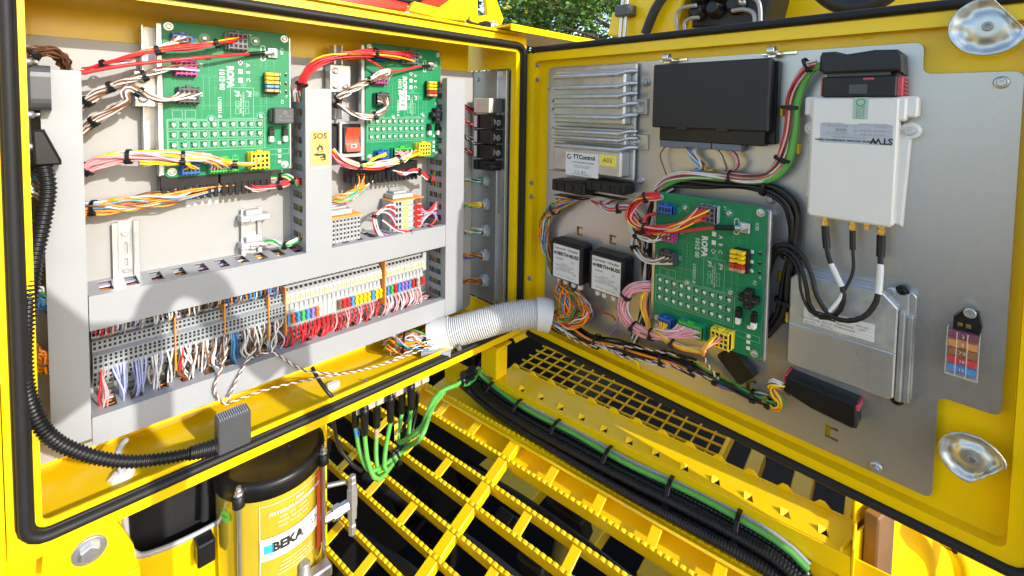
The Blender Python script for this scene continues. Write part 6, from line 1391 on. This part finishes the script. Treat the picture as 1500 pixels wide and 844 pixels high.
aG, zG = onpump(330, 757, .98); wrap(MB().lathe(ID, 0, 0, [(.0085, .0006), (.0001, .0007)], 20).mesh('round_sticker', CGRN), 'round_sticker', aG, zG, mat('sticker_green', (.10, .50, .06), .4, 0, 0), gp_)
key_ = text('UV+', .0062, ID, 0, 0, 0, BLKP, gp_); me = key_.data.copy(); bpy.data.objects.remove(key_)
for v in me.vertices: v.co.z += .0009
wrap(me, 'printed_text', aG, zG, BLKP, gp_)
# steel fittings beside the pump
fv = thing('grease_valve', 'upright steel grease fitting with hexagon nuts to the right of the pump canister', 'valve', BK.w(516, 800, .10))
a, b = BK.p(516, 700, .10); Fz = Fr(BK.W(a, b, .10), (1, 0, 0), (0, 1, 0))
ob('valve_body', MB().lathe(Fz, 0, 0, [(.0045, -.092), (.006, -.09), (.006, -.076), (.0045, -.074), (.0045, -.066), (.0075, -.064), (.0075, -.046), (.0085, -.045), (.0085, -.016), (.0065, -.015), (.0065, -.006), (.0058, -.005), (.0058, .002), (.0045, .004)], 6, smooth=False), STEEL, fv)
Fx = Fr(BK.W(a - .008, b - .040, .10), (0, -1, 0), (0, 0, 1)); ob('hex_nut', MB().lathe(Fx, 0, 0, [(.0085, 0), (.0085, .012), (.0105, .0125), (.0105, .024), (.007, .0245), (.007, .05)], 6, smooth=False), ZINC, fv)
cable('bare steel pipe end left of the upright grease fitting', [BK.w(478, 712, .09), BK.w(505, 706, .09)], .0035, 'k', m=ZINC, cat='pipe', name='steel_pipe')
fb = thing('grease_valve', 'short steel fitting at the foot of the pump canister', 'valve', BK.w(450, 850, .13)); a, b = BK.p(446, 826, .14); Fz = Fr(BK.W(a, b, .14), (1, 0, 0), (0, 1, 0))
ob('valve_body', MB().lathe(Fz, 0, 0, [(.009, -.05), (.009, -.012), (.0075, -.011), (.0075, 0), (.006, .002)], 12), STEEL, fb); ob('side_port', MB().box(BK, a + .004, a + .035, b - .035, b - .018, .132, .150, .002), ZINC, fb)
# ------------------------------------------------------------------ panel left below the cabinet with its trimmed opening
lp_ = thing('lower_panel', 'yellow lower body panel with a grey edged opening left of the grease pump', 'panel', BK.w(150, 840, .06))
op = [BK.p(x, y, .060) for x, y in ((180, 720), (186, 800), (196, 812), (214, 813), (312, 770), (345, 745), (345, 640), (200, 640))]
bl = BK.p(-40, 720, .060); br = BK.p(480, 1000, .060)
ob('panel', MB().prism(BK, [(-.16, -.95), (br[0], -.95), (br[0], -.484), (-.16, -.484)], .057, .060, 0, 0, [[(x, min(y, -.487)) for x, y in op]]), YEL, lp_)
trm = [BK.w(x, y, .0605) for x, y in ((180, 724), (184, 770), (187, 798), (198, 811), (214, 812), (260, 795), (312, 769), (342, 748))]
ob('edge_trim', MB().tube(resample(smooth(trm, 6), 40), .0034, 8), wm('gy'), lp_)
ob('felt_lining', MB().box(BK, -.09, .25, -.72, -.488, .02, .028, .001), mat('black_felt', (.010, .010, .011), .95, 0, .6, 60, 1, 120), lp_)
tb = cable('black rubber hose behind the trimmed opening', [BK.w(301, 690, .045), BK.w(301, 720, .045), BK.w(300, 760, .045)], .006, 'k', m=BLKM, cat='hose', name='rubber_hose')
sd = thing('body_panel', 'sunlit yellow body panel along the left edge of the cabinet', 'panel', (-.15, -.11, -.6))
ob('panel', MB().prism(BK, [(-.30, -.95), (-.0955, -.95), (-.0955, .20), (-.30, .20)], .104, .1085, .001), YEL, sd)
bkt = thing('mounting_bracket', 'yellow bracket with one large zinc bolt below the cabinet corner', 'bracket', BK.w(130, 840, .10))
bpts = [BK.p(x, y, .094) for x, y in ((62, 790), (168, 738), (180, 775), (196, 800), (205, 850), (60, 850))]
bpts = [(x, min(y, -.488)) for x, y in bpts]
ob('bracket', MB().prism(BK, bpts[::-1], .088, .094, .0012).box(BK, bpts[0][0], bpts[4][0], -.62, -.556, .0945, .0975, .001), YEL, bkt)
a, b = BK.p(131, 806, .095); mb = MB(); mb.lathe(BK, a, b, [(.0150, 0), (.0150, .002), (.0140, .0025)], 24, n0=.0942); ob('washer', mb, ZINC, bkt); ob('bolt', MB().lathe(BK, a, b, [(.0095, 0), (.0095, .0065), (.0080, .0075)], 6, n0=.0965, smooth=False, ph=.4), ZINC, bkt)
cl_ = thing('clamp_block', 'small black clamp block at the left side of the pump', 'clamp', BK.w(300, 830, .08)); a, b = BK.p(288, 800, .08); ob('block', MB().box(BK, a, a + .02, b - .03, b, .0605, .085, .002), BLK, cl_)
# ------------------------------------------------------------------ small things on the sill
FS = Fr((0, 0, ZS0 - .002), (1, 0, 0), (0, 1, 0))
def fsp(px, py): d = ray(px, py); t = (FS.o.z - CAM.z) / d.z; p = CAM + d * t; return p.x, p.y
x, y = fsp(178, 698); gm_ = thing('cable_grommet', 'white grommet on the sill with a grey cable standing up through it', 'grommet', (x, y, FS.o.z))
ob('grommet', MB().lathe(FS, x, y, [(.0130, 0), (.0130, .002), (.0095, .005), (.0065, .0062), (.0045, .006)], 8, smooth=False), WHT, gm_)
ob('cable', MB().tube(smooth([(x, y, FS.o.z), (x - .001, y, FS.o.z + .018), BK.w(172, 668, .085), BK.w(176, 655, .07), BK.w(184, 645, .06)], 6), .0034, 8), wm('gy'), gm_)
x, y = fsp(488, 567); gw = thing('cable_bush', 'white oval bush lying on the sill in front of the lowest duct', 'bush', (x, y, FS.o.z)); ob('bush', MB().prism(FS, rrect(x - .010, x + .010, y - .006, y + .006, .0055), 0, .007, .001), WHT, gw)
for px, py, lab in ((537, 562, 'small steel stud on the sill between the bush and the conduit'), (632, 532, 'small steel stud on the sill by the conduit saddle')):
    x, y = fsp(px, py); o = thing('stud', lab, 'stud', (x, y, FS.o.z), 'studs on the sill'); ob('stud', MB().lathe(FS, x, y, [(.003, 0), (.003, .003), (.0016, .0032), (.0016, .009)], 8), ZINC, o)
x, y = fsp(98, 665); o = thing('zinc_foot', 'bent zinc foot poking out under the tall plain duct', 'bracket', (x, y, FS.o.z)); ob('foot', MB().box(Fr((x, y, FS.o.z + .003), Vector((.9, -.4, 0)), Vector((.4, .9, 0))), -.012, .014, -.006, .006, 0, .002, .0005), ZINC, o)

# ------------------------------------------------------------------ things above the cabinet roof and behind the door
RFY = .06
def rb(*L): return [BK.p(x, y, RFY) for x, y in L]
REDP = mat('red_gloss', (.62, .025, .012), .25, 0, .06, 30, coat=.4)
rt = thing('red_implement', 'glossy red machine part lying on the cabinet roof, black trimmed', 'machine part', BK.w(500, 10, RFY))
P_ = rb((455, -25), (470, 2), (520, 12), (596, 17), (600, 5), (560, -6), (540, -30)); ob('red_shell', MB().prism(BK, P_[::-1], RFY - .06, RFY, .004), REDP, rt)
P_ = rb((520, -40), (545, -4), (610, 3), (640, -2), (655, -40)); ob('black_trim', MB().prism(BK, P_[::-1], RFY - .08, RFY - .012, .003), BLK, rt)
P_ = rb((610, 8), (650, 12), (664, -2), (640, -12)); ob('red_cap', MB().prism(BK, P_[::-1], RFY - .03, RFY + .004, .002), REDP, rt)
yb = thing('roof_bracket', 'bright yellow angled sheet standing on the cabinet roof', 'bracket', BK.w(650, 25, RFY))
P_ = rb((596, 16), (604, 3), (640, 12), (668, -8), (680, -50), (712, -50), (690, 12), (680, 31), (640, 27)); ob('sheet', MB().prism(BK, P_[::-1], RFY - .004, RFY + .008, .0015), YEL, yb)
yl = thing('yellow_bracket', 'yellow loop shaped bracket at the end of the cabinet roof', 'bracket', BK.w(715, 30, RFY))
P_ = [BK.p(x, y, .02) for x, y in ((684, -30), (688, 30), (700, 38), (734, 36), (737, 28), (716, -30))]; h_ = [BK.p(x, y, .02) for x, y in ((698, -22), (699, 24), (714, 22), (708, -22))]
ob('loop', MB().prism(BK, P_, .012, .022, .001, 0, [h_]), YEL, yl)
ga_ = thing('round_gauge', 'silver round gauge disc with a black base at the corner of the roof', 'gauge', BK.w(722, 38, .04))
a, b = BK.p(722, 39, .04); ob('dial', MB().lathe(BK, a, b, [(.0115, .0), (.0115, .006), (.0105, .008), (.0085, .0082), (.0083, .0065), (.0045, .0066), (.0040, .0076)], 24, n0=.04), CAST, ga_); ob('base', MB().box(BK, a - .026, a - .011, b - .012, b + .008, .024, .046, .002), BLK, ga_)
bundle('black cables curving down behind the yellow loop bracket', [BK.w(664, -20, .03), BK.w(668, 8, .03), BK.w(680, 28, .03), BK.w(702, 40, .03)], .005, 3, ('k', 'k', 'gy'), .0022, (), 140)
nB = -.30
def db(*L): return [DR.p(x, y, nB) for x, y in L]
bm_ = thing('crane_boom', 'yellow boom section with two steel pipes rising behind the door', 'boom', DR.w(920, 40, nB))
ob('boom_plate', MB().prism(DR, db((889, 52), (896, 17), (906, 20), (912, -30), (1010, -30), (985, 60)), nB - .05, nB, .004), YEL, bm_)
for x in (908, 914): ob('pipe', MB().tube([DR.w(x + 6, -20, nB + .02), DR.w(x, 60, nB + .02)], .0042, 8), ZINC, bm_)
a, b = DR.p(913, 16, nB + .03); ob('pipe_clamp', MB().box(DR, a - .022, a + .018, b - .012, b + .014, nB, nB + .035, .003), DGREY, bm_)
cable('black hose arching beside the boom behind the door', [DR.w(985, -20, nB + .02), DR.w(962, 10, nB + .02), DR.w(945, 50, nB + .02)], .011, 'k', m=BLKM, cat='hose', name='hydraulic_hose')
hbk = thing('hydraulic_block', 'black hydraulic valve block with bent steel pipes behind the upper door edge', 'valve block', DR.w(1060, 20, nB))
ob('block', MB().prism(DR, db((1012, 40), (1016, -40), (1140, -40), (1120, 40)), nB - .1, nB, .005), BLKM, hbk)
for px, py in ((1025, 18), (1050, 14), (1080, 8), (1028, -4), (1060, -6)): a, b = DR.p(px, py, nB); ob('valve_cap', MB().lathe(DR, a, b, [(.020, 0), (.020, .012), (.014, .014), (.014, .024), (.01, .026)], 10, n0=nB), BLK, hbk)
for L in (((993, 50), (991, 22), (1000, 12), (1020, 8)), ((1004, 50), (1003, 34), (1012, 27), (1024, 26)), ((1072, 16), (1090, 14), (1104, 20), (1106, 40)), ((1078, -6), (1100, -4), (1112, 6), (1114, 40))): ob('pipe', MB().tube(smooth([DR.w(x, y, nB + .035) for x, y in L], 5), .0042, 8), STEEL, hbk)
yf = thing('machine_chassis', 'yellow machine frame wall behind the hydraulic block', 'frame', DR.w(1100, 30, nB - .2)); ob('frame_wall', MB().box(DR, DR.p(940, 30, nB - .15)[0], 1.6, -.3, .6, nB - .18, nB - .15, .003), YEL, yf)
cable('black hose behind the upper right door edge', [DR.w(1180, -30, nB), DR.w(1230, 8, nB), DR.w(1290, 0, nB), DR.w(1330, -40, nB)], .014, 'k', m=BLKM, cat='hose', name='hydraulic_hose')

# hoop and plate added out of view behind the camera to shade the ducts
gr_ = thing('shadow_hoop', 'yellow hoop with a side plate, added unseen to cast shade on the ducts', 'shadow caster', Vector((0, -1.05, GZ)))
def sh(px, py, s=.95): return BK.w(px, py, DD) + sun_dir * s
arch = [sh(x, y) for x, y in ((228, 660), (224, 580), (221, 500), (224, 455), (246, 423), (278, 412), (310, 424), (327, 455), (352, 492), (395, 540), (440, 610))]
lo0, lo1 = Vector((arch[0].x, arch[0].y, GZ)), Vector((arch[-1].x, arch[-1].y, GZ))
ob('hoop', MB().tube(smooth([lo0] + arch + [lo1], 6), .0185, 10), YEL, gr_)
FPp = Fr(sh(100, 500), (1, 0, 0), (0, 0, 1)); PL = [FPp.p(0, 0)] * 0
def lp2(x, y): d = sh(x, y) - FPp.o; return d.dot(FPp.U), d.dot(FPp.V)
ob('side_plate', MB().prism(FPp, [lp2(40, 405), lp2(40, 650), lp2(100, 610), lp2(150, 572), lp2(160, 520), lp2(205, 505), lp2(222, 480), lp2(212, 452), lp2(186, 474), lp2(130, 476)], -.004, .004, .001), YEL, gr_)
